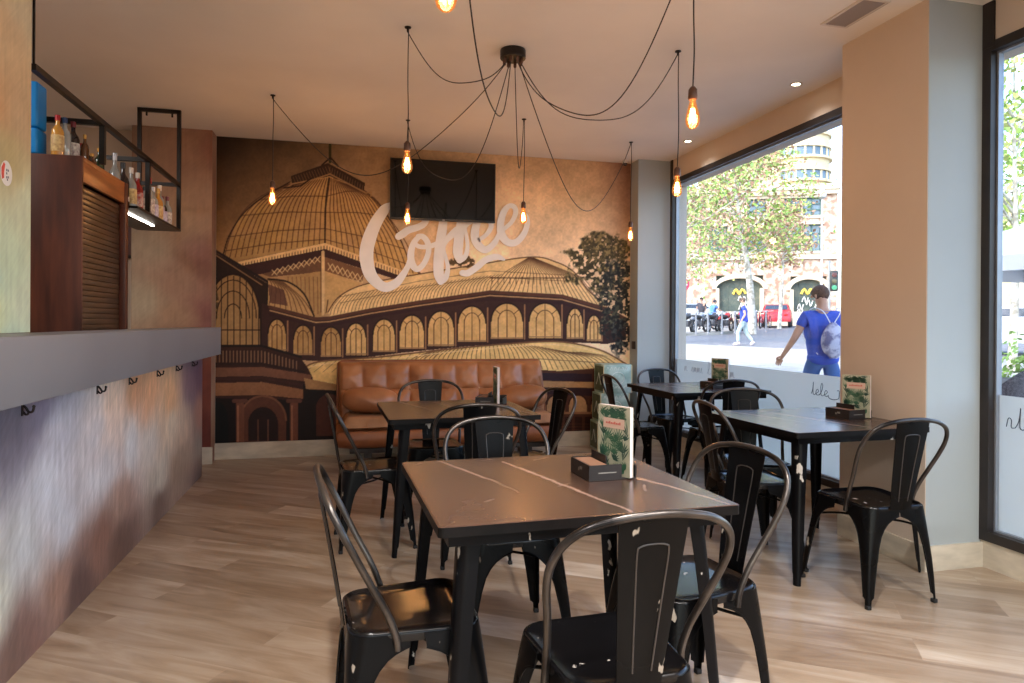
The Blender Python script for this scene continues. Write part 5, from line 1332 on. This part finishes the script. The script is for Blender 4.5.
    x, y = at(797, 69); t = thing('round_tower_building', 'cream building with a rounded corner and bands of windows behind', 'building', (x, y, 0))
    R_ = 2.9
    g = G(); g.lathe([(R_,0),(R_,20.0),(R_+.2,20.0),(R_+.2,20.3),(.01,20.3)], 48); g.box(-8, .0, -1.0, 6, 0, 18.8); g.obj('wall', M_cr, t, angle=30)
    for z in (11.1, 13.4, 15.6, 17.9):
        g = G(); g.lathe([(R_+.03,z),(R_+.05,z+.02),(R_+.05,z+.80),(R_+.03,z+.85)], 48); wb = g.obj('window_band', M_gl, t)
        g = G()
        for k in range(22): a = 2*PI*k/22; g.box(R_+.03, R_+.12, -.09, .09, z, z+.85, M=Matrix.Rotation(a, 4, 'Z'))
        g.obj('window_posts', M_cr, wb, smooth=False)
        g = G(); g.lathe([(R_,z-.25),(R_+.28,z-.25),(R_+.28,z-.02),(R_,z-.02)], 48); g.lathe([(R_,z+.87),(R_+.2,z+.87),(R_+.2,z+1.02),(R_,z+1.02)], 48); g.obj('ledge', M_cr, t, angle=30)
    # low pale building / left background
    x, y = at(690, 62); t = thing('pale_background_building', 'pale building behind the trees at the left of the big window', 'building', (x, y, 0), -YAW)
    g = G(); g.box(-16, 3.6, 0, 4.5, 0, 9.5); g.obj('wall', mat('pale_render', (232, 222, 206), .9, var=.05), t, smooth=False)
    for k in range(6):
        for r_ in range(2):
            xx = -13+k*2.7; zz = 3.8+r_*3; g = G(); g.box(xx-.5, xx+.5, -.05, .0, zz, zz+1.6); wn = g.obj('window', M_gl, t, smooth=False)
            g = G(); g.box(xx-.62, xx+.62, -.12, -.05, zz-.12, zz); g.box(xx-.03, xx+.03, -.09, -.05, zz, zz+1.6); g.obj('window_sill', M_st, wn, smooth=False)
    # right window background: pale building
    x, y = at(1110, 40); t = thing('pale_corner_building', 'pale building seen through the right-hand window', 'building', (x, y, 0), -YAW-math.radians(40))
    g = G(); g.box(-4.5, 12, 0, 8, 0, 5.6); g.box(-4.7, 12.2, -.3, 0, 5.3, 5.6); g.obj('wall', M_cr, t, smooth=False)
    for k in range(5): xx = -3.4+k*2.8; g = G(); g.box(xx-.5, xx+.5, -.06, .0, 2.2, 4.0); g.obj('window', M_gl, t, smooth=False)
build_buildings()

# ---- motorbikes
M_tyre = mat('tyre_black', (34, 34, 38), .7); M_chr = mat('bike_chrome', (170, 172, 178), .25, metal=.8)
def wheel(g, gr, x, z, r, w_=.05):
    g.lathe([(r-.06,-w_),(r,-w_*.6),(r,w_*.6),(r-.06,w_),(r-.06,-w_)], 22, (x, 0, z), axis='Y', cap=False)
    gr.lathe([(.0001,-.03),(.05,-.03),(.05,.03),(.0001,.03)], 10, (x, 0, z), axis='Y')
    for k in range(8): a = PI*k/4; gr.tube([(x,0,z),(x+(r-.06)*math.cos(a),0,z+(r-.06)*math.sin(a))], .009, 4)
    gr.tube([(x+(r-.07)*math.cos(2*PI*k/20), 0, z+(r-.07)*math.sin(2*PI*k/20)) for k in range(20)], .012, 5, closed=True)
def motorbike(label, x, y, rz, colr, nm):
    t = thing('motorbike', label, 'motorbike', (x, y, Zg(x, y)+.08), rz, 'motorbikes parked along the far kerb')
    for wx in (-.68, .70):
        g = G(); gr = G(); wheel(g, gr, wx, .31, .31); wl = g.obj('wheel', M_tyre, t); gr.obj('spokes', M_chr, wl)
    Mc = mat(nm, colr, .3, spec=.6)
    g = G(); g.tube([(-.05,0,.72),(.1,0,.80),(.3,0,.82),(.42,0,.76)], [.09,.15,.15,.08], 12, flat=.75); g.obj('fuel_tank', Mc, t)
    g = G(); g.tube([(-.75,0,.80),(-.5,0,.76),(-.2,0,.72),(0,0,.74)], [.06,.11,.13,.09], 10, flat=1.2); g.obj('saddle', mat('saddle_black', (36, 34, 38), .5), t)
    g = G(); g.box(-.18,.22,-.13,.13,.28,.58,bev=.03); g.tube([(.2,.1,.35),(-.2,.16,.28),(-.75,.17,.33)], [.03,.04,.05], 8); g.obj('engine', mat('engine_grey', (110, 108, 112), .4, metal=.5), t)
    g = G(); g.tube([(.70,.08,.31),(.50,.08,.88)], .025, 6); g.tube([(.70,-.08,.31),(.50,-.08,.88)], .025, 6); g.tube([(.42,.36,1.02),(.46,.2,.98),(.5,0,.95),(.46,-.2,.98),(.42,-.36,1.02)], .018, 6); g.tube([(-.68,.0,.31),(-.1,0,.4)], .03, 6); g.obj('fork_and_handlebar', M_chr, t)
    g = G(); g.ball((.62,0,.86), (.09,.09,.10), 10, 8); g.obj('headlamp', mat('lamp_glass', (220, 220, 214), .15), t)
    g = G(); g.tube([(.95,0,.55),(.85,0,.64),(.66,0,.66),(.45,0,.60)], [.03,.06,.07,.04], 8, flat=.6); g.tube([(-1.0,0,.62),(-.85,0,.68),(-.6,0,.68)], [.03,.07,.07], 8, flat=.6); g.obj('mudguard', Mc, t)
    return t
for px, d, rz, c, nm, lb in [(687, 33.0, .95, (60,62,70), 'bike_dark', 'dark motorbike at the far left of the parked row'), (700, 33.3, .9, (150,152,160), 'bike_silver', 'silver motorbike between two dark ones in the parked row'),
                            (713, 33.6, 1.0, (70,70,78), 'bike_grey', 'dark grey motorbike in front of the rider in blue'), (726, 34.0, .9, (206,52,44), 'bike_red', 'bright red motorbike in the parked row'), (739, 34.4, 1.0, (200,70,50), 'bike_orange', 'orange red motorbike just left of the pedestrian')]:
    x, y = at(px, d); motorbike(lb, x, y, -YAW+rz, c, nm)
# bicycles docked at the right
def bicycle(label, x, y, rz):
    t = thing('bicycle', label, 'bicycle', (x, y, Zg(x, y)+.08), rz, 'bicycles standing in a row on the far pavement')
    for wx in (-.5, .52):
        g = G(); gr = G(); g.tube([(wx+.33*math.cos(2*PI*k/22), 0, .34+.33*math.sin(2*PI*k/22)) for k in range(22)], .022, 6, closed=True); wl = g.obj('wheel', M_tyre, t)
        for k in range(6): a = PI*k/6; gr.tube([(wx+.32*math.cos(a),0,.34+.32*math.sin(a)),(wx-.32*math.cos(a),0,.34-.32*math.sin(a))], .005, 4)
        gr.obj('spokes', M_chr, wl)
    g = G()
    for a, b in [((-.5,0,.34),(-.12,0,.30)),((-.12,0,.30),(-.22,0,.82)),((-.12,0,.30),(.34,0,.74)),((-.20,0,.72),(.33,0,.80)),((.52,0,.34),(.32,0,.92)),((-.5,0,.34),(-.2,0,.7))]: g.tube([a, b], .024, 6)
    g.obj('frame', mat('bicycle_red', (196, 60, 66), .4), t)
    g = G(); g.ball((-.24,0,.90), (.13,.07,.04), 10, 6); g.obj('saddle', M_tyre, t); g = G(); g.tube([(.22,.25,1.0),(.32,.2,1.0),(.34,0,.96),(.32,-.2,1.0),(.22,-.25,1.0)], .014, 6); g.obj('handlebar', M_chr, t)
for i, (px, d) in enumerate([(753, 37), (758, 37.4), (763, 37.8), (768, 38.2)]):
    x, y = at(px, d); bicycle(['red bicycle just right of the pedestrian', 'second red bicycle right of the pedestrian', 'third red bicycle right of the pedestrian', 'red bicycle furthest right, next to the red car'][i], x, y, -YAW+1.0)
# bollards/posts
for i, px in enumerate((696, 708, 722, 735, 756, 766)):
    x, y = at(px, 31.2 if px < 740 else 33.5); t = thing('street_bollard', ['grey bollard in front of the first motorbikes', 'second grey bollard from the left along the far kerb', 'third grey bollard from the left along the far kerb', 'grey bollard just left of the pedestrian', 'grey bollard right of the pedestrian', 'rightmost grey bollard along the far kerb'][i], 'bollard', (x, y, Zg(x, y)+.08), 0, 'grey bollards along the far kerb')
    g = G(); g.lathe([(.055,0),(.055,.06),(.04,.08),(.04,.92),(.05,.94),(.05,.99),(.03,1.02),(.0001,1.03)], 12); g.obj('bollard_post', mat('bollard_grey', (150, 150, 154), .5), t)
# cars
def car(label, x, y, rz, colr, nm, z):
    t = thing('parked_car', label, 'car', (x, y, z), rz)
    prof = [(-2.05,.35),(-2.1,.7),(-1.95,.95),(-1.3,1.02),(-.75,1.42),(.55,1.45),(1.15,1.0),(1.95,.85),(2.1,.6),(2.08,.35)]
    n = len(prof); vs = []; fs = []
    for yy, k in ((-.85,.0),(-.80,.0),(.80,.0),(.85,.0)):
        ins = .06 if abs(yy) > .82 else 0
        for px_, z_ in prof: vs.append((px_*(1-ins*.3), yy*(1 if z_ < 1.05 else .8), z_-(ins if z_ > .5 else 0)))
    for i in range(3):
        for k in range(n): fs.append((i*n+k, i*n+(k+1) % n, (i+1)*n+(k+1) % n, (i+1)*n+k))
    fs.append(tuple(range(n))); fs.append(tuple(3*n+k for k in range(n)))
    g = G(); g.add(vs, fs); g.obj('car_body', mat(nm, colr, .25, spec=.7), t, angle=40)
    g = G(); 
    for s in (-1, 1): y_ = .775*s; g.add([(-1.15,y_*1.035,1.03),(-.70,y_*.93,1.35),(.48,y_*.93,1.37),(.98,y_*1.035,1.03)], [(0,1,2,3)]); 
    g.add([(1.0,-.66,1.10),(1.0,.66,1.10),(.63,.6,1.40),(.63,-.6,1.40)], [(0,1,2,3)]); g.add([(-1.22,-.66,1.10),(-1.22,.66,1.10),(-.85,.6,1.38),(-.85,-.6,1.38)], [(0,1,2,3)])
    g.obj('car_windows', mat('car_glass', (50, 58, 70), .08, spec=.8), t, smooth=False, weld=False)
    for wx in (-1.3, 1.3):
        for s in (-1, 1): g = G(); g.lathe([(.0001,-.1),(.2,-.1),(.31,-.09),(.32,0),(.31,.09),(.2,.1),(.0001,.1)], 20, (wx, s*.78, .32), axis='Y'); g.obj('wheel', M_tyre, t)
    g = G()
    for s in (-1, 1): g.box(-2.11,-2.05,s*.6-.12,s*.6+.12,.68,.82,bev=.02)
    g.obj('tail_lamps', mat('tail_red', (200, 40, 40), .3), t); g = G()
    for s in (-1, 1): g.box(2.0,2.08,s*.6-.12,s*.6+.12,.6,.74,bev=.02)
    g.obj('head_lamps', mat('lamp_glass', (220, 220, 214), .15), t)
x, y = at(777, 43.0); car('red car parked beside the brick building, right of the bicycles', x, y, -YAW+1.15, (196,44,58), 'car_red', Zg(x, y)-.04)
x, y = at(692, 42); car('pale grey car behind the motorbikes at the far left', x, y, -YAW+.1, (176,182,186), 'car_grey', Zg(x, y)+.05)
x, y = at(1022, 20); car('silver car seen through the right-hand window below the parasol', x, y, -YAW-.6, (206,212,220), 'car_silver', Zg(x, y)-.04)
# signs, lights
x, y = at(682.5, 31); t = thing('road_sign', 'round pink-red road sign on a pole at the left edge of the big window', 'sign', (x, y, Zg(x, y)+.06), -YAW+.2)
g = G(); g.tube([(0,0,0),(0,0,2.6)], .035, 8); g.obj('sign_pole', M_chr, t); g = G(); g.lathe([(.0001,-.02),(.3,-.02),(.3,.0),(.0001,.0)], 24, (0,-.04,2.3), axis='Y'); sg = g.obj('sign_disc', mat('sign_red', (214, 60, 96), .5), t)
g = G(); g.box(-.2,.2,-.066,-.061,2.26,2.34); g.obj('sign_bar', mat('sign_white', (230, 226, 226), .5), sg, smooth=False)
x, y = at(829, 30); t = thing('traffic_light', 'traffic light on a grey pole in front of the brick building', 'traffic light', (x, y, Zg(x, y)-.03), -YAW-.3)
g = G(); g.tube([(0,0,0),(0,0,3.4)], .055, 10); g.obj('pole', mat('pole_grey', (150, 152, 150), .5), t)
g = G(); g.box(.02,.34,-.18,.12,2.05,2.95,bev=.03); hb = g.obj('signal_housing', mat('signal_black', (44, 50, 50), .5), t)
for k, c in enumerate(((70,150,110),(90,84,60),(90,50,48))):
    g = G(); g.lathe([(.0001,-.02),(.1,-.01),(.11,0)], 16, (.18,-.185,2.2+k*.28), axis='Y'); g.obj('signal_lens', mat('lens_%s' % ('green','amber','red')[k], c, .3), hb)
# lamp pole in front of the brick building
x, y = at(821, 33); t = thing('street_lamp', 'thin pale street lamp pole in front of the brick building', 'street lamp', (x, y, Zg(x, y)-.03), 0)
g = G(); g.tube([(0,0,0),(0,0,3.2),(0,0,6.6)], [.08,.06,.045], 10); g.obj('pole', mat('pole_pale', (206, 200, 196), .5), t)
g = G(); g.lathe([(.05,6.6),(.2,6.7),(.22,6.95),(.05,7.1),(.0001,7.12)], 14); g.obj('lantern', mat('lantern_pale', (214, 210, 200), .4), t)
# terrace parasol, hedge and wicker seats outside the right-hand window
def terrace():
    x, y = at(1040, 10.5); t = thing('parasol', 'white square parasol outside the right-hand window', 'parasol', (x, y, Zg(x, y)))
    g = G(); g.tube([(0,0,0),(0,0,2.75)], .03, 10); g.obj('pole', M_chr, t); r = 1.7
    g = G(); A = [(r*math.cos(PI/4+PI*k/2)*1.2, r*math.sin(PI/4+PI*k/2)*1.2, 2.15) for k in range(4)]
    g.add([(0,0,2.8)]+A+[(a, b, 1.93) for a, b, c in A]+[(0,0,2.77)]+[(a*.99, b*.99, 2.14) for a, b, c in A], [(0,1,2),(0,2,3),(0,3,4),(0,4,1),(1,5,6,2),(2,6,7,3),(3,7,8,4),(4,8,5,1),(9,11,10),(9,12,11),(9,13,12),(9,10,13)])
    g.obj('canopy', mat('parasol_white', (226, 228, 234), .8), t, smooth=False, weld=False)
    g = G(); 
    for a, b, c in A: g.tube([(0,0,2.72),(a*.97,b*.97,2.12)], .012, 6)
    g.obj('ribs', M_chr, t); g = G(); g.box(-.3,.3,-.3,.3,0,.08,bev=.01); g.obj('base', M_dark, t)
    Mwk = mat('wicker_grey', (98, 92, 98), .7, col2=(60, 56, 62), vscale=40)
    for i, (px, d) in enumerate(((1016, 7.6), (1046, 6.6))):
        x, y = at(px, d); t = thing('terrace_chair', ['grey wicker terrace chair outside the right-hand window', 'second wicker terrace chair outside, mostly beyond the frame'][i], 'chair', (x, y, Zg(x, y)-.028), -YAW+.4, 'wicker terrace chairs')
        g = G(); g.box(-.27,.27,-.24,.26,.38,.45,bev=.02); g.obj('seat', Mwk, t)
        g = G()
        def bk(u, v): a = -.5+u*(PI+1.0); return (-.29*math.cos(a), -.05-.26*math.sin(a)+.28, .40+.44*v)
        g.grid(lambda u, v: (-.29*math.cos(PI*u), .02-.28*math.sin(PI*u), .40+(.20+.26*math.sin(PI*u))*v), 16, 6); g.grid(lambda u, v: (-.27*math.cos(PI*u), .02-.26*math.sin(PI*u), .40+(.20+.26*math.sin(PI*u))*v), 16, 6); g.obj('backrest', Mwk, t)
        for a in (-1, 1):
            for b in (-1, 1): g = G(); g.tube([(a*.23,b*.21,.38),(a*.26,b*.24,0)], .016, 6); g.obj('leg', M_dark, t)
    x, y = at(1030, 9.3); random.seed(5)
    t = thing('planter_box', 'planter with leafy shrubs on the terrace outside the right-hand window', 'planter', (x, y, Zg(x, y)-.03), -YAW-.7)
    g = G(); g.box(-1.1,1.1,-.2,.2,0,.5,bev=.01); g.obj('planter', mat('planter_grey', (120, 122, 126), .7), t)
    g = G()
    for i in range(900):
        p = Vector((random.uniform(-1.1,1.1), random.uniform(-.25,.25), .5+abs(random.gauss(0,.22)))); a = Vector((random.gauss(0,1), random.gauss(0,1), random.gauss(0,1))).normalized(); b = a.orthogonal().normalized(); e = a.cross(b); s = .05
        g.add([p-b*s, p-e*s*.5, p+b*s, p+e*s*.5], [(0,1,2,3)])
    g.obj('foliage', M_leaf, t, smooth=False, weld=False)
terrace()

# ------------------------------------------------------------------ people
def skin_mesh(nodes, edges, root=0, sub=2):
    me = bpy.data.meshes.new('tmp'); me.from_pydata([n[0] for n in nodes], edges, []); o = bpy.data.objects.new('tmp', me); COL.objects.link(o)
    md = o.modifiers.new('s', 'SKIN'); md.use_smooth_shade = True
    for i, n in enumerate(nodes):
        r = n[1]; sv = me.skin_vertices[0].data[i]; sv.radius = r if isinstance(r, tuple) else (r, r); sv.use_root = (i == root)
    m2 = o.modifiers.new('u', 'SUBSURF'); m2.levels = sub; m2.render_levels = sub
    dg = bpy.context.evaluated_depsgraph_get(); dg.update(); ev = o.evaluated_get(dg); res = bpy.data.meshes.new_from_object(ev)
    v = [tuple(x.co) for x in res.vertices]; f = [tuple(p.vertices) for p in res.polygons]
    bpy.data.objects.remove(o); bpy.data.meshes.remove(me); bpy.data.meshes.remove(res); return v, f
def person(label, loc, rz, pose, skin, shirt, trousers, hair, bag=None, hat=None, shoes=(60,56,54), key=''):
    t = thing('person', label, 'person', loc, rz)
    J = pose
    Ms = mat('skin_'+key, skin, .6, var=.05); Msh = mat('shirt_'+key, shirt, .85, var=.12, vscale=6); Mt = mat('trousers_'+key, trousers, .85, var=.12, vscale=6); Mh = mat('hair_'+key, hair, .8, var=.3, vscale=30)
    names = ['pelvis','belly','chest','neck0','neck','head','crown','shl','ell','wrl','hal','shr','elr','wrr','har','hpl','knl','anl','tol','hpr','knr','anr','tor']
    R_ = dict(pelvis=(.10,.08), belly=(.11,.08), chest=(.185,.125), neck0=(.075,.07), neck=(.055,.055), head=(.078,.098), crown=(.062,.075), shl=(.062,.06), ell=(.043,.043), wrl=(.028,.026), hal=(.034,.018), shr=(.062,.06), elr=(.043,.043), wrr=(.028,.026), har=(.034,.018),
              hpl=(.08,.08), knl=(.06,.06), anl=(.04,.042), tol=(.042,.03), hpr=(.08,.08), knr=(.06,.06), anr=(.04,.042), tor=(.042,.03))
    E = [('pelvis','belly'),('belly','chest'),('chest','neck0'),('neck0','neck'),('neck','head'),('head','crown'),('chest','shl'),('shl','ell'),('ell','wrl'),('wrl','hal'),('chest','shr'),('shr','elr'),('elr','wrr'),('wrr','har'),
         ('pelvis','hpl'),('hpl','knl'),('knl','anl'),('anl','tol'),('pelvis','hpr'),('hpr','knr'),('knr','anr'),('anr','tor')]
    idx = {n: i for i, n in enumerate(names)}
    v, f = skin_mesh([(J[n], R_[n]) for n in names], [(idx[a], idx[b]) for a, b in E])
    g = G(); g.add(v, f)
    # fingers: four unequal ones and a thumb on each hand
    for s, w_, h in (('l','wrl','hal'), ('r','wrr','har')):
        W_, H_ = Vector(J[w_]), Vector(J[h]); d = (H_-W_).normalized(); side = d.cross(Vector((0,1,0))); side = side.normalized() if side.length > .1 else Vector((1,0,0)); pal = d.cross(side).normalized()
        for k, ln in enumerate((.062, .072, .068, .052)):
            b = H_+side*(k-1.5)*.018; g.tube([b-d*.01, b+d*ln*.45+pal*.004, b+d*ln*.8+pal*.018, b+d*ln*.9+pal*.032], [.0095,.009,.008,.006], 8)
        b = W_.lerp(H_, .5)-side*.03; g.tube([b+side*.012, b-side*.012+d*.022, b-side*.016+d*.05+pal*.012], [.011,.010,.008], 8)
    # nose and ears on the head
    hd = Vector(J['head']); fz = (Vector(J['face'])-hd).normalized(); up = Vector((0,0,1)); rt = fz.cross(up).normalized()
    g.tube([hd+fz*.082+up*.03, hd+fz*.112-up*.008, hd+fz*.088-up*.014], [.008,.015,.008], 8)
    for s in (-1, 1): c = hd+rt*s*.078; g.ball((c.x, c.y, c.z), (.016,.02,.032), 8, 6)
    g.obj('body', Ms, t, angle=80)
    # face details
    g = G()
    for s in (-1, 1): c = hd+fz*.088+rt*s*.030+up*.022; g.ball((c.x, c.y, c.z), (.010,.010,.007), 8, 6)
    g.obj('eyes', mat('eye_dark', (50, 40, 36), .3), t); g = G(); g.tube([hd+fz*.086-up*.042-rt*.022, hd+fz*.094-up*.044, hd+fz*.086-up*.042+rt*.022], .006, 6); g.obj('mouth', mat('lips', (170, 104, 92), .5), t)
    # shirt
    def inf(n, k): r = R_[n]; return (r[0]+k, r[1]+k)
    sl = pose.get('sleeve', .55)
    def mid(a, b, k): return tuple(Vector(J[a]).lerp(Vector(J[b]), k))
    nn = [(mid('pelvis','belly',-.75), inf('pelvis', .085)), (J['pelvis'], inf('pelvis', .09)), (J['belly'], inf('belly', .068)), (J['chest'], inf('chest', .018)), (J['neck0'], inf('neck0', .014)), (J['shl'], inf('shl', .018)), (mid('shl','ell',sl), (.062,.062)), (J['shr'], inf('shr', .018)), (mid('shr','elr',sl), (.062,.062))]
    v, f = skin_mesh(nn, [(0,1),(1,2),(2,3),(3,4),(3,5),(5,6),(3,7),(7,8)], 2); g = G(); g.add(v, f); g.obj('shirt', Msh, t, angle=80)
    nn = [(mid('pelvis','belly',.25), inf('pelvis', .012)), (J['pelvis'], inf('pelvis', .08))]
    ed = [(0,1)]; full = pose.get('long', True)
    for a, b, c in (('hpl','knl','anl'), ('hpr','knr','anr')):
        i = len(nn); nn += [(J[a], inf(a, .030)), (J[b], inf(b, .020))]; ed += [(1, i), (i, i+1)]
        if full: nn.append((mid(b, c, .92), inf(c, .026))); ed.append((i+1, i+2))
        else: nn.append((mid(b, c, .12), inf(b, .022))); ed.append((i+1, i+2))
    v, f = skin_mesh(nn, ed, 1); g = G(); g.add(v, f); g.obj('trousers', Mt, t, angle=80)
    for a, b in (('anl','tol'), ('anr','tor')):
        A, B = Vector(J[a]), Vector(J[b]); g = G(); g.tube([A.lerp(B,-.35)+Vector((0,0,-.02)), A.lerp(B,.3), B, B.lerp(A,-.25)], [.045,.056,.052,.03], 10, flat=.85); g.obj('shoe', mat('shoe_'+key, shoes, .6), t)
    # hair cap: back and top of the skull
    g = G(); n_, m_ = 20, 12; vs = []; fs = []
    cr = hd+Vector((0,0,.028))
    for i in range(m_+1):
        for k in range(n_):
            th = PI*.60*i/m_; a = 2*PI*k/n_; dx = math.cos(a); back = -dx   # dx: towards the face
            th2 = th*(1.18 if back > 0 else 1.18-.46*dx); r = .094+.006*mnoise.noise(Vector((k*.9, i*.9, 1)))
            p = cr+fz*(math.sin(th2)*dx*r*1.12)+rt*(math.sin(th2)*math.sin(a)*r*.96)+up*(math.cos(th2)*r*1.08); vs.append(tuple(p))
    for i in range(m_):
        for k in range(n_): fs.append((i*n_+k, i*n_+(k+1) % n_, (i+1)*n_+(k+1) % n_, (i+1)*n_+k))
    g.add(vs, fs); g.obj('hair' if not hat else 'helmet', Mh if not hat else mat('helmet_'+key, hat, .3), t, angle=80)
    return t, g, bag

walkL = dict(pelvis=(0,0,.95), belly=(0,.01,1.12), chest=(0,.03,1.34), neck0=(0,.02,1.46), neck=(0,.03,1.52), head=(0,.05,1.635), crown=(0,.035,1.71), face=(0,.2,1.635),
    shl=(-.185,.02,1.40), ell=(-.31,.02,1.15), wrl=(-.40,.13,.95), hal=(-.425,.165,.89), shr=(.185,.02,1.40), elr=(.27,-.05,1.14), wrr=(.29,.06,.91), har=(.29,.09,.85),
    hpl=(-.10,0,.90), knl=(-.11,.20,.50), anl=(-.11,.18,.10), tol=(-.11,.33,.05), hpr=(.10,0,.90), knr=(.10,-.06,.48), anr=(.10,-.32,.14), tor=(.10,-.24,.05))
# nearer pedestrian with drawstring bag
J = dict(walkL); J['face'] = (-.10, .17, 1.63); J['head'] = (-.015, .055, 1.635)
near = (5.30, 6.68); t, _, _ = person('person in a blue t-shirt walking past the window with a pale drawstring bag', (near[0], near[1], Zg(*near)-.03), -YAW-math.radians(4), J, (196,148,122), (58,88,190), (62,100,158), (92,66,54), key='near')
def bag():
    g = G()
    def f(u, v):
        a = 2*PI*u; k = math.sin(PI*min(.985, max(.03, v)))**.5; w_ = .15*k*(.78+.22*(1-v)); return (.04+w_*math.cos(a), -.185-.0+.075*k*math.sin(a)-.02*(1-v), .93+.40*v+.010*mnoise.noise(Vector((a*2, v*7, 0))))
    g.grid(f, 28, 18); o = g.obj('drawstring_bag', mat('bag_pale', (186, 186, 206), .75, col2=(104, 104, 140), vscale=9, contrast=(.42,.55)), t, angle=80)
    g = G()
    for s in (-1, 1): g.tube(crom([(.04+s*.02,-.16,1.32),(.05+s*.10,-.12,1.46),(.02+s*.14,.02,1.49),(.02+s*.17,.15,1.36),(.03+s*.20,.10,1.15),(.04+s*.14,-.12,.97)], 5), .006, 6)
    g.obj('bag_cord', mat('cord_white', (226, 224, 226), .7), o)
bag()
# further pedestrian crossing
x, y = at(744, 24.6); J2 = dict(walkL); J2.update(ell=(-.22,-.06,1.14), wrl=(-.24,.06,.92), hal=(-.24,.09,.86), elr=(.22,.04,1.14), wrr=(.23,.16,.93), har=(.23,.19,.87))
person('far pedestrian in a blue t-shirt and pale trousers crossing the road', (x, y, Zg(x, y)-.04), -YAW+1.15, J2, (200,160,136), (60,84,190), (176,196,200), (110,92,80), shoes=(220,206,206), key='far')
# riders by the motorbikes
sit = dict(pelvis=(0,0,.90), belly=(0,.03,1.07), chest=(0,.10,1.27), neck0=(0,.12,1.38), neck=(0,.14,1.44), head=(0,.17,1.55), crown=(0,.16,1.63), face=(0,.33,1.53),
    shl=(-.18,.10,1.33), ell=(-.26,.26,1.12), wrl=(-.27,.45,1.06), hal=(-.27,.51,1.05), shr=(.18,.10,1.33), elr=(.26,.26,1.12), wrr=(.27,.45,1.06), har=(.27,.51,1.05),
    hpl=(-.12,.02,.86), knl=(-.22,.36,.66), anl=(-.26,.22,.22), tol=(-.28,.36,.14), hpr=(.12,.02,.86), knr=(.22,.36,.66), anr=(.26,.22,.22), tor=(.28,.36,.14))
x, y = at(712, 35.2); person('rider in a light blue jacket and dark helmet among the motorbikes', (x, y, Zg(x, y)+.02), -YAW-1.2, sit, (196,156,132), (96,142,210), (60,62,72), (40,38,46), hat=(48,46,60), key='rider')
stand = dict(walkL); stand.update(ell=(-.21,-.03,1.14), wrl=(-.21,.05,.91), hal=(-.21,.06,.85), knl=(-.10,.02,.5), anl=(-.10,-.02,.1), tol=(-.11,.12,.05), knr=(.10,.02,.5), anr=(.10,-.02,.1), tor=(.11,.12,.05))
x, y = at(701.5, 36.5); person('person in dark clothes standing behind the motorbikes', (x, y, Zg(x, y)+.06), -YAW+2.6, stand, (190,150,130), (66,64,74), (56,56,66), (50,44,44), key='dark')
